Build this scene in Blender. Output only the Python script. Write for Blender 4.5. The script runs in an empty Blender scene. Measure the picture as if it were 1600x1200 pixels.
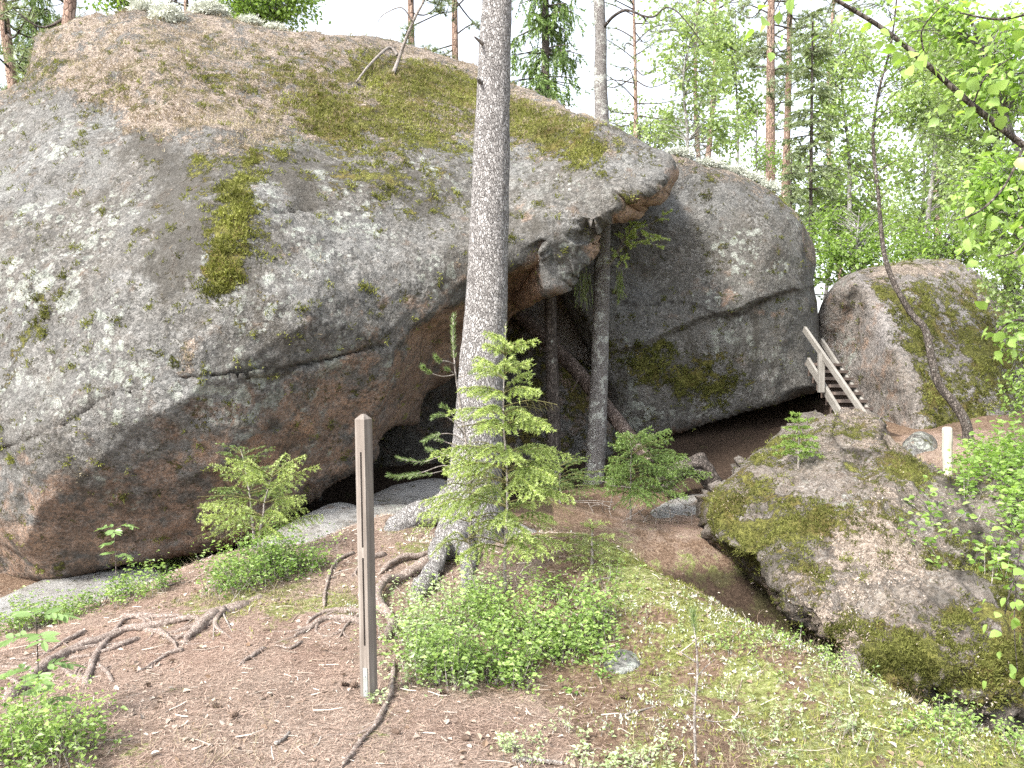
import bpy, math, random
import numpy as np
from mathutils import Vector, Matrix

# ------------------------------------------------------------------ camera, sky, sun, exposure
sc = bpy.context.scene
COL = sc.collection
F = 4000.0 / 3.0                 # focal length in pixels of the 1600 x 1200 photograph
PITCH = math.radians(1.72)
CAMZ = 1.6
cam_d = bpy.data.cameras.new('camera'); cam = bpy.data.objects.new('camera', cam_d); COL.objects.link(cam)
cam_d.sensor_width = 36; cam_d.lens = 36 * F / 1600; cam_d.clip_start = 0.05; cam_d.clip_end = 2000
cam.location = (0, 0, CAMZ); cam.rotation_euler = (math.pi / 2 - PITCH, 0, 0)
sc.camera = cam

SUN_EL, SUN_AZ = math.radians(46), math.radians(-138)     # azimuth measured from +Y (view direction) towards +X: light comes from the left
w = bpy.data.worlds.new('World'); sc.world = w; w.use_nodes = True
nt = w.node_tree; nt.nodes.clear()
sky = nt.nodes.new('ShaderNodeTexSky'); sky.sky_type = 'NISHITA'; sky.sun_disc = False
sky.sun_elevation = SUN_EL; sky.sun_rotation = SUN_AZ
sky.dust_density = 2.5; sky.air_density = 1.0; sky.ozone_density = 1.0
hs = nt.nodes.new('ShaderNodeHueSaturation'); hs.inputs['Saturation'].default_value = 0.35
bg = nt.nodes.new('ShaderNodeBackground'); bg.inputs['Strength'].default_value = 0.15
wo = nt.nodes.new('ShaderNodeOutputWorld')
nt.links.new(sky.outputs[0], hs.inputs['Color']); nt.links.new(hs.outputs[0], bg.inputs[0]); nt.links.new(bg.outputs[0], wo.inputs[0])
sd = bpy.data.lights.new('sun', 'SUN'); sun = bpy.data.objects.new('sun', sd); COL.objects.link(sun)
sd.energy = 2.7; sd.angle = math.radians(12); sd.color = (1.0, 0.95, 0.87)
_sv = Vector((math.sin(SUN_AZ) * math.cos(SUN_EL), math.cos(SUN_AZ) * math.cos(SUN_EL), math.sin(SUN_EL)))
sun.rotation_euler = _sv.to_track_quat('Z', 'Y').to_euler()
sc.view_settings.view_transform = 'Standard'; sc.view_settings.look = 'None'; sc.view_settings.gamma = 1
sc.view_settings.use_curve_mapping = False
sc.view_settings.exposure = 1.82
sc.cycles.use_denoising = False
sc.cycles.max_bounces = 6; sc.cycles.diffuse_bounces = 3; sc.cycles.transmission_bounces = 4; sc.cycles.glossy_bounces = 2
sc.cycles.sample_clamp_indirect = 6

rng = np.random.default_rng(7)
random.seed(7)

# ------------------------------------------------------------------ small maths
cp, sp_ = math.cos(PITCH), math.sin(PITCH)
def rays(px, py):
    """unit-forward ray directions of photo pixels, scaled so that y = 1"""
    u = (np.asarray(px, float) - 800) / F; v = (600 - np.asarray(py, float)) / F
    y = cp + v * sp_; z = -sp_ + v * cp
    return np.stack([u / y, np.ones_like(u), z / y], -1)
def at(px, py, d):
    r = rays(px, py); return r * np.asarray(d, float)[..., None] + np.array([0, 0, CAMZ])
def V(px, py, d): return Vector(at(px, py, d))

def _hash(ix, iy, iz, seed):
    h = (ix.astype(np.int64) * 374761393 + iy.astype(np.int64) * 668265263 + iz.astype(np.int64) * 2147483647 + seed * 1274126177) & 0xffffffff
    h = ((h ^ (h >> 13)) * 1274126177) & 0xffffffff
    h = (h ^ (h >> 16)) & 0xffffff
    return h / float(0xffffff) * 2 - 1
def vnoise(p, seed=0):
    p = np.asarray(p, float); f = np.floor(p); t = p - f; i = f.astype(np.int64); t = t * t * t * (t * (t * 6 - 15) + 10)
    out = 0
    for dx in (0, 1):
        wx = t[:, 0] if dx else 1 - t[:, 0]
        for dy in (0, 1):
            wy = t[:, 1] if dy else 1 - t[:, 1]
            for dz in (0, 1):
                wz = t[:, 2] if dz else 1 - t[:, 2]
                out = out + _hash(i[:, 0] + dx, i[:, 1] + dy, i[:, 2] + dz, seed) * wx * wy * wz
    return out
def fbm(p, scale=1.0, octaves=4, seed=0, gain=0.5):
    s = 0; a = 1; tot = 0; p = np.asarray(p, float) * scale
    for o in range(octaves):
        s = s + a * vnoise(p + 17.3 * o, seed + o); tot += a; a *= gain; p = p * 2.03
    return s / tot
def ridged(p, scale=1.0, octaves=4, seed=0):
    s = 0; a = 1; tot = 0; p = np.asarray(p, float) * scale
    for o in range(octaves):
        s = s + a * (1 - np.abs(vnoise(p + 9.1 * o, seed + o)) * 2); tot += a; a *= .5; p = p * 2.1
    return s / tot
def sstep(a, b, x):
    t = np.clip((x - a) / (b - a), 0, 1); return t * t * (3 - 2 * t)

class RBF:
    """smooth surface through scattered values"""
    def __init__(s, pts, vals, c=0.35, smooth=1e-4):
        s.p = np.asarray(pts, float); s.c = c; n = len(s.p)
        s.m = s.p.mean(0)
        A = s._phi(s.p) + np.eye(n) * -smooth
        P = np.c_[np.ones(n), s.p - s.m]
        k = P.shape[1]
        M = np.block([[A, P], [P.T, np.zeros((k, k))]])
        s.w = np.linalg.lstsq(M, np.r_[np.asarray(vals, float), np.zeros(k)], rcond=None)[0]
    def _phi(s, q):
        d2 = ((q[:, None, :] - s.p[None]) ** 2).sum(-1); return np.sqrt(d2 + s.c ** 2)
    def __call__(s, q):
        q = np.asarray(q, float); out = np.empty(len(q))
        for i in range(0, len(q), 40000):
            b = q[i:i + 40000]
            out[i:i + 40000] = s._phi(b) @ s.w[:len(s.p)] + np.c_[np.ones(len(b)), b - s.m] @ s.w[len(s.p):]
        return out

def catmull(pts, n=6, closed=True):
    p = np.asarray(pts, float); N = len(p); out = []
    for i in range(N if closed else N - 1):
        if closed: a, b, c, d = p[i - 1], p[i], p[(i + 1) % N], p[(i + 2) % N]
        else: a, b, c, d = p[max(i - 1, 0)], p[i], p[i + 1], p[min(i + 2, N - 1)]
        for k in range(n):
            t = k / n
            out.append(.5 * ((2 * b) + (c - a) * t + (2 * a - 5 * b + 4 * c - d) * t * t + (3 * b - a - 3 * c + d) * t ** 3))
    if not closed: out.append(p[-1])
    return np.array(out)
def inside(q, poly):
    r = np.zeros(len(q), bool); x, y = q[:, 0], q[:, 1]
    for (x0, y0), (x1, y1) in zip(poly, np.roll(poly, -1, 0)):
        if y0 == y1: continue
        c = ((y0 > y) != (y1 > y)); r ^= c & (x < (x1 - x0) * (y - y0) / (y1 - y0) + x0)
    return r
def seg_dist(q, poly, closed=True):
    """distance to a polyline and the nearest point on it"""
    best = np.full(len(q), 1e18); near = np.zeros_like(q)
    ends = np.roll(poly, -1, 0) if closed else poly[1:]
    for a, b in zip(poly if closed else poly[:-1], ends):
        ab = b - a; t = np.clip(((q - a) @ ab) / max(ab @ ab, 1e-9), 0, 1)
        pt = a + t[:, None] * ab; d = ((q - pt) ** 2).sum(-1); m = d < best
        best[m] = d[m]; near[m] = pt[m]
    return np.sqrt(best), near

# ------------------------------------------------------------------ scene helpers
def mesh_np(name, verts, faces, mat=None, smooth=False, attrs=None):
    """faces: one array (n, k) or a list of such arrays"""
    me = bpy.data.meshes.new(name); verts = np.asarray(verts, np.float32)
    fl = faces if isinstance(faces, list) and isinstance(faces[0], np.ndarray) else [faces]
    fl = [np.asarray(f, np.int32) for f in fl if len(f)]
    me.vertices.add(len(verts)); me.vertices.foreach_set('co', verts.ravel())
    lv = np.concatenate([f.ravel() for f in fl]) if fl else np.zeros(0, np.int32)
    tot = np.concatenate([np.full(len(f), f.shape[1], np.int32) for f in fl]) if fl else np.zeros(0, np.int32)
    me.loops.add(len(lv)); me.loops.foreach_set('vertex_index', lv)
    me.polygons.add(len(tot)); st = np.r_[0, np.cumsum(tot)[:-1]].astype(np.int32) if len(tot) else tot
    me.polygons.foreach_set('loop_start', st); me.polygons.foreach_set('loop_total', tot)
    me.polygons.foreach_set('use_smooth', np.full(len(tot), smooth, bool))
    for k, v in (attrs or {}).items():
        a = me.attributes.new(k, 'FLOAT', 'POINT'); a.data.foreach_set('value', np.asarray(v, np.float32))
    if mat: me.materials.append(mat)
    me.update(); me.validate()
    return me
def obj(name, me, parent=None):
    o = bpy.data.objects.new(name, me); COL.objects.link(o)
    if parent is not None: o.parent = parent
    if name in ('stems', 'leaves', 'needles', 'branches', 'twigs', 'foliage', 'crown'): o['kind'] = 'stuff'
    return o
def tag(o, label=None, cat=None, group=None, kind=None):
    if label: o['label'] = label
    if cat: o['category'] = cat
    if group: o['group'] = group
    if kind: o['kind'] = kind
    return o
def empty(name, loc=(0, 0, 0)):
    o = bpy.data.objects.new(name, None); COL.objects.link(o); o.location = loc; o.empty_display_size = .1
    return o
def normals(me):
    n = np.empty(len(me.vertices) * 3, np.float32); me.vertex_normals.foreach_get('vector', n); return n.reshape(-1, 3)

def frames(path):
    p = np.asarray(path, float); t = np.gradient(p, axis=0); t /= np.linalg.norm(t, axis=1)[:, None] + 1e-9
    ref = np.array([0, 1.0, 0]) if abs(t[:, 1]).mean() < .8 else np.array([1.0, 0, 0])
    a = np.cross(t, ref); a /= np.linalg.norm(a, axis=1)[:, None] + 1e-9
    b = np.cross(t, a); return p, t, a, b
def resample(path, n):
    p = np.asarray(path, float); s = np.r_[0, np.cumsum(np.linalg.norm(np.diff(p, axis=0), axis=1))]
    q = np.linspace(0, s[-1], n); return np.stack([np.interp(q, s, p[:, i]) for i in range(p.shape[1])], -1)
def tube_np(path, radii, seg=8, cap=True, base=0):
    """verts, quads of a tapering tube"""
    p, t, a, b = frames(path); n = len(p); r = np.broadcast_to(np.asarray(radii, float), (n,))
    th = np.linspace(0, 2 * math.pi, seg, endpoint=False)
    v = p[:, None] + r[:, None, None] * (np.cos(th)[None, :, None] * a[:, None] + np.sin(th)[None, :, None] * b[:, None])
    v = v.reshape(-1, 3); i = np.arange(n - 1)[:, None] * seg; j = np.arange(seg)[None]
    q = np.stack([i + j, i + (j + 1) % seg, i + seg + (j + 1) % seg, i + seg + j], -1).reshape(-1, 4)
    if cap:
        v = np.r_[v, p[:1], p[-1:]]; c0, c1 = n * seg, n * seg + 1; j = np.arange(seg)
        tri = np.r_[np.stack([np.full(seg, c0), (j + 1) % seg, j], -1), np.stack([np.full(seg, c1), (n - 1) * seg + j, (n - 1) * seg + (j + 1) % seg], -1)]
        return v, q + base, tri + base
    return v, q + base, np.zeros((0, 3), int)
class MB:
    """collects tubes, boxes and loose faces into one mesh"""
    def __init__(s): s.v = []; s.f = {3: [], 4: []}; s.n = 0; s.a = []
    def add(s, v, f, val=0.5):
        v = np.asarray(v, float); f = np.asarray(f, int)
        if len(v): s.v.append(v); s.f[f.shape[1]].append(f + s.n); s.a.append(np.broadcast_to(val, (len(v),))); s.n += len(v)
    def tube(s, path, radii, seg=6, val=0.5):
        v, q, t = tube_np(path, radii, seg)
        s.v.append(v); s.f[4].append(q + s.n); s.f[3].append(t + s.n); s.a.append(np.broadcast_to(val, (len(v),))); s.n += len(v)
    def box(s, c, ax, ay, az, val=0.5):
        """centre and three half-axis vectors"""
        c, ax, ay, az = [np.asarray(k, float) for k in (c, ax, ay, az)]
        v = [c + i * ax + j * ay + k * az for k in (-1, 1) for j in (-1, 1) for i in (-1, 1)]
        s.add(v, [(0, 2, 3, 1), (4, 5, 7, 6), (0, 1, 5, 4), (2, 6, 7, 3), (0, 4, 6, 2), (1, 3, 7, 5)], val)
    def mesh(s, name, mat, smooth=False):
        fl = [np.concatenate(s.f[k]) for k in (3, 4) if s.f[k]]
        return mesh_np(name, np.concatenate(s.v), fl, mat, smooth, {'tint': np.concatenate(s.a)})
    def build(s, name, mat, parent=None, smooth=False): return obj(name, s.mesh(name, mat, smooth), parent)

# ------------------------------------------------------------------ node helper
class N:
    def __init__(s, name):
        s.m = bpy.data.materials.new(name); s.m.use_nodes = True; s.t = s.m.node_tree; s.t.nodes.clear()
        s.out = s.t.nodes.new('ShaderNodeOutputMaterial')
    def node(s, typ, **kw):
        n = s.t.nodes.new(typ)
        for k, v in kw.items(): setattr(n, k, v)
        return n
    def set(s, sock, v):
        if isinstance(v, bpy.types.NodeSocket): s.t.links.new(v, sock)
        elif isinstance(v, (tuple, list)) and sock.type == 'RGBA' and len(v) == 3: sock.default_value = (*v, 1)
        else: sock.default_value = v
    def pos(s): return s.node('ShaderNodeNewGeometry').outputs['Position']
    def nz(s):
        g = s.node('ShaderNodeNewGeometry'); x = s.node('ShaderNodeSeparateXYZ'); s.set(x.inputs[0], g.outputs['Normal']); return x.outputs[2]
    def attr(s, name): return s.node('ShaderNodeAttribute', attribute_name=name).outputs['Fac']
    def noise(s, scale, detail=4, rough=.55, vec=None, dist=0, out='Fac'):
        n = s.node('ShaderNodeTexNoise'); n.inputs['Scale'].default_value = scale; n.inputs['Detail'].default_value = detail
        n.inputs['Roughness'].default_value = rough; n.inputs['Distortion'].default_value = dist
        s.set(n.inputs['Vector'], vec if vec is not None else s.pos()); return n.outputs[out]
    def voro(s, scale, vec=None, feature='F1', out='Distance', rand=1.0):
        n = s.node('ShaderNodeTexVoronoi', feature=feature); n.inputs['Scale'].default_value = scale; n.inputs['Randomness'].default_value = rand
        s.set(n.inputs['Vector'], vec if vec is not None else s.pos()); return n.outputs[out]
    def math(s, op, a, b=0.0, clamp=False):
        n = s.node('ShaderNodeMath', operation=op, use_clamp=clamp); s.set(n.inputs[0], a); s.set(n.inputs[1], b); return n.outputs[0]
    def step(s, x, a, b):
        n = s.node('ShaderNodeMapRange', interpolation_type='SMOOTHSTEP'); s.set(n.inputs[0], x); s.set(n.inputs[1], a); s.set(n.inputs[2], b); return n.outputs[0]
    def mix(s, f, a, b, mode='MIX'):
        n = s.node('ShaderNodeMix', data_type='RGBA', blend_type=mode); s.set(n.inputs[0], f); s.set(n.inputs[6], a); s.set(n.inputs[7], b); return n.outputs[2]
    def ramp(s, f, stops):
        n = s.node('ShaderNodeValToRGB'); e = n.color_ramp.elements
        while len(e) < len(stops): e.new(.5)
        for el, (p, c) in zip(e, stops): el.position = p; el.color = (*c, 1)
        s.set(n.inputs[0], f); return n.outputs[0]
    def vmul(s, v, k):
        n = s.node('ShaderNodeVectorMath', operation='MULTIPLY'); s.set(n.inputs[0], v); s.set(n.inputs[1], k); return n.outputs[0]
    def vadd(s, v, k):
        n = s.node('ShaderNodeVectorMath', operation='ADD'); s.set(n.inputs[0], v); s.set(n.inputs[1], k); return n.outputs[0]
    def bump(s, h, dist=.02, strength=1.0, nrm=None):
        n = s.node('ShaderNodeBump'); n.inputs['Distance'].default_value = dist; n.inputs['Strength'].default_value = strength
        s.set(n.inputs['Height'], h)
        if nrm is not None: s.set(n.inputs['Normal'], nrm)
        return n.outputs[0]
    def bsdf(s, col, rough=.9, nrm=None, spec=.25, metal=0.0):
        n = s.node('ShaderNodeBsdfPrincipled'); s.set(n.inputs['Base Color'], col); s.set(n.inputs['Roughness'], rough)
        n.inputs['Specular IOR Level'].default_value = spec; n.inputs['Metallic'].default_value = metal
        if nrm is not None: s.set(n.inputs['Normal'], nrm)
        return n.outputs[0]
    def finish(s, sh): s.t.links.new(sh, s.out.inputs[0]); return s.m
# ------------------------------------------------------------------ materials
def rock_material(name, base=(.142, .143, .139), dark=(.032, .032, .031), warm=(.165, .135, .11)):
    n = N(name); P = n.pos()
    warp = n.noise(3.0, 3, .5, out='Color')
    Pw = n.vadd(P, n.vmul(warp, (.18, .18, .18)))
    big = n.noise(.9, 5, .6); mid = n.noise(5.5, 5, .65); fine = n.noise(38, 4, .7); grit = n.noise(120, 2, .6)
    rust, moss, lich, stain, duff, crack = [n.attr(k) for k in ('rust', 'moss', 'lichen', 'stain', 'duff', 'crack')]
    # granite: grey, warm feldspar patches, dark and light grains
    c = n.mix(n.step(big, .36, .62), base, (base[0] * .72, base[1] * .68, base[2] * .63))
    sps = n.math('ADD', .35, n.math('MULTIPLY', n.step(n.noise(1.3, 4, .65, vec=n.vadd(P, (3, 8, 2))), .38, .62), .75))
    c = n.mix(n.math('MULTIPLY', n.step(mid, .5, .72), .4), c, warm)
    c = n.mix(n.math('MULTIPLY', n.step(n.noise(2.1, 6, .72, vec=n.vadd(P, (5, 1, 9))), .5, .66), .6), c, (base[0] * .55, base[1] * .48, base[2] * .40))
    c = n.mix(n.math('MULTIPLY', n.step(n.noise(1.7, 6, .75, vec=n.vadd(P, (1, 7, 4))), .54, .68), .45), c, (base[0] * 1.75, base[1] * 1.8, base[2] * 1.72))
    rustf = n.step(n.math('ADD', rust, n.math('MULTIPLY', n.math('SUBTRACT', mid, .5), 2.4)), .25, .8)
    rc = n.ramp(n.noise(2.2, 5, .65), [(.3, (.16, .105, .075)), (.5, (.29, .195, .14)), (.7, (.42, .265, .17))])
    c = n.mix(n.math('MULTIPLY', rustf, .85), c, rc)
    c = n.mix(n.math('MULTIPLY', n.step(rust, .78, .92), .6), c, n.mix(n.step(mid, .4, .6), (.30, .19, .12), (.48, .33, .23)))
    # crustose lichen: big pale rosettes and a fine pale peppering
    ln = n.noise(1.6, 4, .6, vec=P)
    lm = n.math('ADD', lich, n.math('MULTIPLY', n.math('SUBTRACT', ln, .5), 3.0))
    Pr = n.vadd(P, n.vmul(n.noise(11, 4, .65, out='Color'), (.10, .10, .10)))
    def rosette(scale, thr, keep, lo, hi):
        d_ = n.voro(scale, vec=Pr); k_ = n.node('ShaderNodeSeparateColor'); n.set(k_.inputs[0], n.voro(scale, vec=Pr, out='Color'))
        return n.math('MULTIPLY', n.math('MULTIPLY', n.step(n.math('ADD', d_, n.math('MULTIPLY', k_.outputs[1], .25)), thr, thr - .05), n.step(k_.outputs[0], keep, keep + .05)), n.step(lm, lo, hi))
    r1 = n.math('MAXIMUM', rosette(4.2, .62, .35, .45, .6), rosette(8.5, .55, .45, .35, .5)); r2 = rosette(19, .5, .5, .2, .45)
    lc = n.ramp(n.noise(9, 3, .6), [(.3, (.26, .29, .25)), (.5, (.34, .37, .325)), (.7, (.42, .445, .41))])
    c = n.mix(n.math('MULTIPLY', r2, .6), c, lc)
    c = n.mix(n.math('MULTIPLY', r1, .62), c, lc)
    Pg = n.vadd(P, n.vmul(n.noise(40, 2, .6, out='Color'), (.03, .03, .03)))
    g1 = n.node('ShaderNodeSeparateColor'); n.set(g1.inputs[0], n.voro(34, vec=Pg, out='Color'))
    g2 = n.node('ShaderNodeSeparateColor'); n.set(g2.inputs[0], n.voro(78, vec=P, out='Color'))
    c = n.mix(n.math('MULTIPLY', n.step(g2.outputs[0], .55, .95), .3), c, (.34, .325, .31))
    c = n.mix(n.math('MULTIPLY', n.step(g2.outputs[1], .6, .9), .42), c, dark)
    pep = n.math('MULTIPLY', n.step(g1.outputs[0], .62, .72), n.step(n.noise(3.5, 4, .7), .38, .6))
    c = n.mix(n.math('MULTIPLY', pep, n.math('MULTIPLY', sps, n.math('SUBTRACT', .36, n.math('MULTIPLY', rustf, .2)))), c, (.35, .345, .33))
    c = n.mix(n.math('MULTIPLY', n.math('MULTIPLY', n.step(g1.outputs[1], .66, .76), n.step(n.noise(2.6, 5, .75, vec=n.vadd(P, (7, 3, 1))), .36, .58)), .52), c, dark)
    c = n.mix(n.math('MULTIPLY', n.step(grit, .55, .7), .4), c, (.10, .09, .085))
    # black algae and water streaks
    st = n.noise(2.6, 5, .7, vec=n.vmul(P, (1, 1, .35)))
    stf = n.step(n.math('ADD', stain, n.math('MULTIPLY', n.math('SUBTRACT', st, .5), 3.2)), .35, .8)
    c = n.mix(n.math('MULTIPLY', stf, .72), c, (.055, .05, .042))
    wk = n.step(n.noise(1.0, 5, .7, vec=n.vmul(P, (5.5, 5.5, .55))), .56, .68)
    c = n.mix(n.math('MULTIPLY', wk, .5), c, (.06, .054, .046))
    # dry needle duff caught on the upper slope
    df = n.step(n.math('ADD', duff, n.math('ADD', n.math('MULTIPLY', n.math('SUBTRACT', mid, .5), 2.2), n.math('MULTIPLY', n.math('SUBTRACT', fine, .5), 1.6))), .34, .62)
    dc = n.ramp(n.noise(34, 5, .85), [(.3, (.04, .032, .024)), (.43, (.15, .12, .095)), (.54, (.32, .265, .22)), (.68, (.50, .44, .38))])
    dc = n.mix(n.step(n.noise(4, 5, .7), .5, .68), dc, n.mix(.65, dc, (.10, .095, .03)))
    c = n.mix(df, c, dc)
    # moss
    mn = n.math('ADD', n.math('MULTIPLY', n.math('SUBTRACT', n.noise(4, 7, .8), .5), 3.8), n.math('MULTIPLY', n.math('SUBTRACT', fine, .5), 1.2))
    mf = n.step(n.math('ADD', moss, mn), .36, .6)
    mc = n.ramp(n.noise(26, 5, .75), [(.28, (.03, .028, .009)), (.44, (.08, .082, .022)), (.58, (.16, .16, .042)), (.72, (.26, .258, .085))])
    mc = n.mix(n.step(n.noise(3.2, 3), .45, .65), mc, n.mix(.6, mc, (.15, .11, .04)))
    c = n.mix(mf, c, mc)
    c = n.mix(n.math('MULTIPLY', crack, .9), c, (.02, .017, .014))
    # relief
    h = n.math('ADD', n.math('MULTIPLY', fine, .7), n.math('ADD', n.math('MULTIPLY', grit, .3), n.math('MULTIPLY', mid, .9)))
    h = n.math('ADD', h, n.math('MULTIPLY', g1.outputs[2], .14))
    h = n.math('ADD', h, n.math('MULTIPLY', mf, n.math('ADD', .35, n.math('MULTIPLY', n.noise(70, 3, .7), .9))))
    h = n.math('ADD', h, n.math('MULTIPLY', df, n.math('MULTIPLY', n.noise(90, 3, .8), .8)))
    return n.finish(n.bsdf(c, .92, n.bump(h, .035, .9), .2))
ROCK = rock_material('granite')
ROCK_PALE = rock_material('pale_granite', base=(.265, .245, .235), warm=(.28, .235, .21))
ROCK_PINK = rock_material('pinkish_granite', base=(.205, .18, .16), dark=(.04, .034, .028), warm=(.245, .19, .165))
ROCK_SLAB = rock_material('worn_granite', base=(.30, .30, .295), dark=(.2, .2, .2), warm=(.31, .28, .26))

def ground_material():
    n = N('forest_floor'); P = n.pos()
    path, moss, soil_shade = n.attr('path'), n.attr('moss'), n.attr('soil_shade')
    mid = n.noise(4.5, 6, .65); fine = n.noise(40, 5, .75); hair = n.noise(95, 4, .8)
    # red-brown needle litter
    lit = n.ramp(n.math('ADD', n.math('MULTIPLY', hair, .6), n.math('MULTIPLY', fine, .4)), [(.34, (.05, .034, .027)), (.44, (.155, .115, .092)), (.54, (.31, .24, .195)), (.66, (.53, .445, .38))])
    red = n.mix(n.step(n.noise(1.4, 4), .4, .7), lit, n.mix(.35, lit, (.22, .12, .09)))
    red = n.mix(n.math('MULTIPLY', n.step(n.noise(1.9, 6, .75, vec=n.vadd(P, (4, 4, 4))), .46, .64), .55), red, n.mix(.6, red, (.09, .055, .04)))
    # duller humus away from the trodden path
    hum = n.ramp(fine, [(.3, (.05, .036, .025)), (.5, (.15, .10, .07)), (.68, (.30, .23, .17))])
    pf = n.step(n.math('ADD', path, n.math('MULTIPLY', n.math('SUBTRACT', mid, .5), 2.4)), .25, .7)
    c = n.mix(pf, hum, red)
    mf = n.step(n.math('ADD', moss, n.math('ADD', n.math('MULTIPLY', n.math('SUBTRACT', mid, .5), 3.0), n.math('MULTIPLY', n.math('SUBTRACT', fine, .5), 1.6))), .34, .66)
    mc = n.ramp(n.noise(30, 5, .8), [(.3, (.05, .045, .014)), (.45, (.13, .145, .045)), (.57, (.235, .255, .10)), (.7, (.39, .40, .23))])
    c = n.mix(mf, c, mc)
    pale = n.math('MULTIPLY', n.step(n.noise(13, 4, .7), .6, .72), n.step(moss, .2, .6))
    c = n.mix(n.math('MULTIPLY', pale, .6), c, (.50, .47, .40))
    c = n.mix(n.math('MULTIPLY', n.step(soil_shade, .3, .7), .85), c, n.ramp(fine, [(.3, (.014, .011, .009)), (.6, (.042, .029, .022)), (.75, (.09, .062, .048))]))  # dark earth, blackened further to paint in the shade below the rocks
    h = n.math('ADD', n.math('MULTIPLY', fine, .6), n.math('ADD', n.math('MULTIPLY', hair, .5), n.math('MULTIPLY', mid, .6)))
    return n.finish(n.bsdf(c, .95, n.bump(h, .03, .9), .12))
GROUND = ground_material()

def bark_material(name, cols, scale=34, squash=.28, bump=.02, lichen=0.0, lich_col=(.5, .52, .48), gapk=.6):
    n = N(name); P = n.pos()
    Ps = n.vmul(n.vadd(P, n.vmul(n.noise(6, 3, out='Color'), (.06, .06, .06))), (1, 1, squash))
    v = n.voro(scale, vec=Ps, feature='DISTANCE_TO_EDGE'); cell = n.voro(scale, vec=Ps, out='Color')
    fine = n.noise(scale * 2.2, 4, .7, vec=Ps)
    gap = n.step(v, .0, .16)
    x = n.node('ShaderNodeSeparateColor'); n.set(x.inputs[0], cell)
    c = n.ramp(n.math('ADD', n.math('MULTIPLY', x.outputs[0], .45), n.math('MULTIPLY', fine, .55)), [(.2, cols[0]), (.5, cols[1]), (.8, cols[2])])
    c = n.mix(n.math('MULTIPLY', n.math('SUBTRACT', 1.0, gap), gapk), c, n.mix(.35, cols[0], (.03, .025, .02)))
    c = n.mix(n.math('MULTIPLY', n.step(n.noise(scale * .35, 5, .75, vec=Ps), .55, .7), .5), c, cols[0])
    if lichen:
        lf = n.step(n.math('ADD', n.noise(9, 5, .7), n.math('MULTIPLY', n.noise(40, 3), .25)), .78 - lichen * .3, .9 - lichen * .3)
        c = n.mix(n.math('MULTIPLY', lf, .8), c, lich_col)
    h = n.math('ADD', n.math('MULTIPLY', gap, .8), n.math('MULTIPLY', fine, .5))
    return n.finish(n.bsdf(c, .9, n.bump(h, bump, .9), .15))
BARK_PINE = bark_material('pine_bark', [(.12, .111, .107), (.30, .287, .28), (.47, .457, .45)], 76, .45, .02, gapk=.5)
BARK_ROOT = bark_material('root_bark', [(.13, .095, .08), (.28, .225, .195), (.44, .38, .34)], 130, .8, .005, gapk=.25)
BARK_GREY = bark_material('grey_bark', [(.10, .09, .085), (.22, .205, .195), (.36, .35, .34)], 80, 1.6, .008, .5, gapk=.4)
BARK_DARK = bark_material('dark_bark', [(.04, .034, .03), (.10, .085, .075), (.19, .165, .15)], 50, .5, .012, .15)
BARK_RED = bark_material('red_pine_bark', [(.15, .10, .08), (.30, .21, .165), (.44, .33, .27)], 22, .4, .02)
BARK_LOG = bark_material('dead_log_bark', [(.06, .045, .037), (.155, .118, .10), (.28, .23, .205)], 40, .9, .015)
BARK_SHOOT = bark_material('green_shoot_bark', [(.07, .07, .03), (.13, .12, .05), (.2, .18, .08)], 90, .5, .003)
BARK_TWIG = bark_material('dead_twig_bark', [(.14, .12, .105), (.28, .25, .23), (.42, .39, .36)], 90, .5, .004)

def leaf_material(name, a, b, trans=.4, tcol=None, rough=.42, spec=.5):
    n = N(name); t = n.attr('tint'); c = n.mix(t, a, b)
    c = n.mix(n.math('MULTIPLY', n.noise(3.0, 2), .5), c, n.mix(.4, c, a))
    d = n.bsdf(c, rough, None, spec); tr = n.node('ShaderNodeBsdfTranslucent')
    n.set(tr.inputs[0], n.mix(1.0, c, tcol or (1.25, 1.35, .6), 'MULTIPLY'))
    m = n.node('ShaderNodeMixShader'); m.inputs[0].default_value = trans; n.t.links.new(d, m.inputs[1]); n.t.links.new(tr.outputs[0], m.inputs[2])
    return n.finish(m.outputs[0])
LEAF_BIRCH = leaf_material('birch_leaf', (.13, .21, .05), (.32, .44, .13), .55)
LEAF_NEAR = leaf_material('broad_leaf', (.16, .27, .06), (.36, .50, .15), .5)
LEAF_PALE = leaf_material('pale_leaf', (.19, .26, .11), (.40, .49, .25), .5)  # lightened and greyed in place of haze over the background trees
LEAF_BUSH = leaf_material('bilberry_leaf', (.10, .18, .035), (.36, .48, .16), .4)
LEAF_LIGHT = leaf_material('lingonberry_leaf', (.17, .24, .10), (.52, .60, .36), .35)
LEAF_ROWAN = leaf_material('rowan_leaf', (.12, .2, .06), (.26, .38, .15), .4)
NEEDLE_NEW = leaf_material('fresh_spruce_needle', (.11, .16, .045), (.46, .55, .20), .4)
NEEDLE_OLD = leaf_material('spruce_needle', (.05, .085, .025), (.22, .33, .09), .3)
NEEDLE_PINE = leaf_material('pine_needle', (.09, .14, .06), (.28, .37, .15), .3)
NEEDLE_FAR = leaf_material('far_pine_needle', (.14, .18, .10), (.30, .35, .20), .3)  # far needles made paler in the colour, standing in for haze
MOSS = leaf_material('moss_tuft', (.062, .066, .017), (.30, .315, .095), .25, rough=.8, spec=.1)
LICHEN = leaf_material('reindeer_lichen', (.36, .38, .32), (.66, .68, .60), .15, (1, 1, 1), .9, .05)
LITTER = leaf_material('needle_litter', (.10, .063, .046), (.56, .42, .34), .05, (1, 1, 1), .8, .2)
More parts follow.
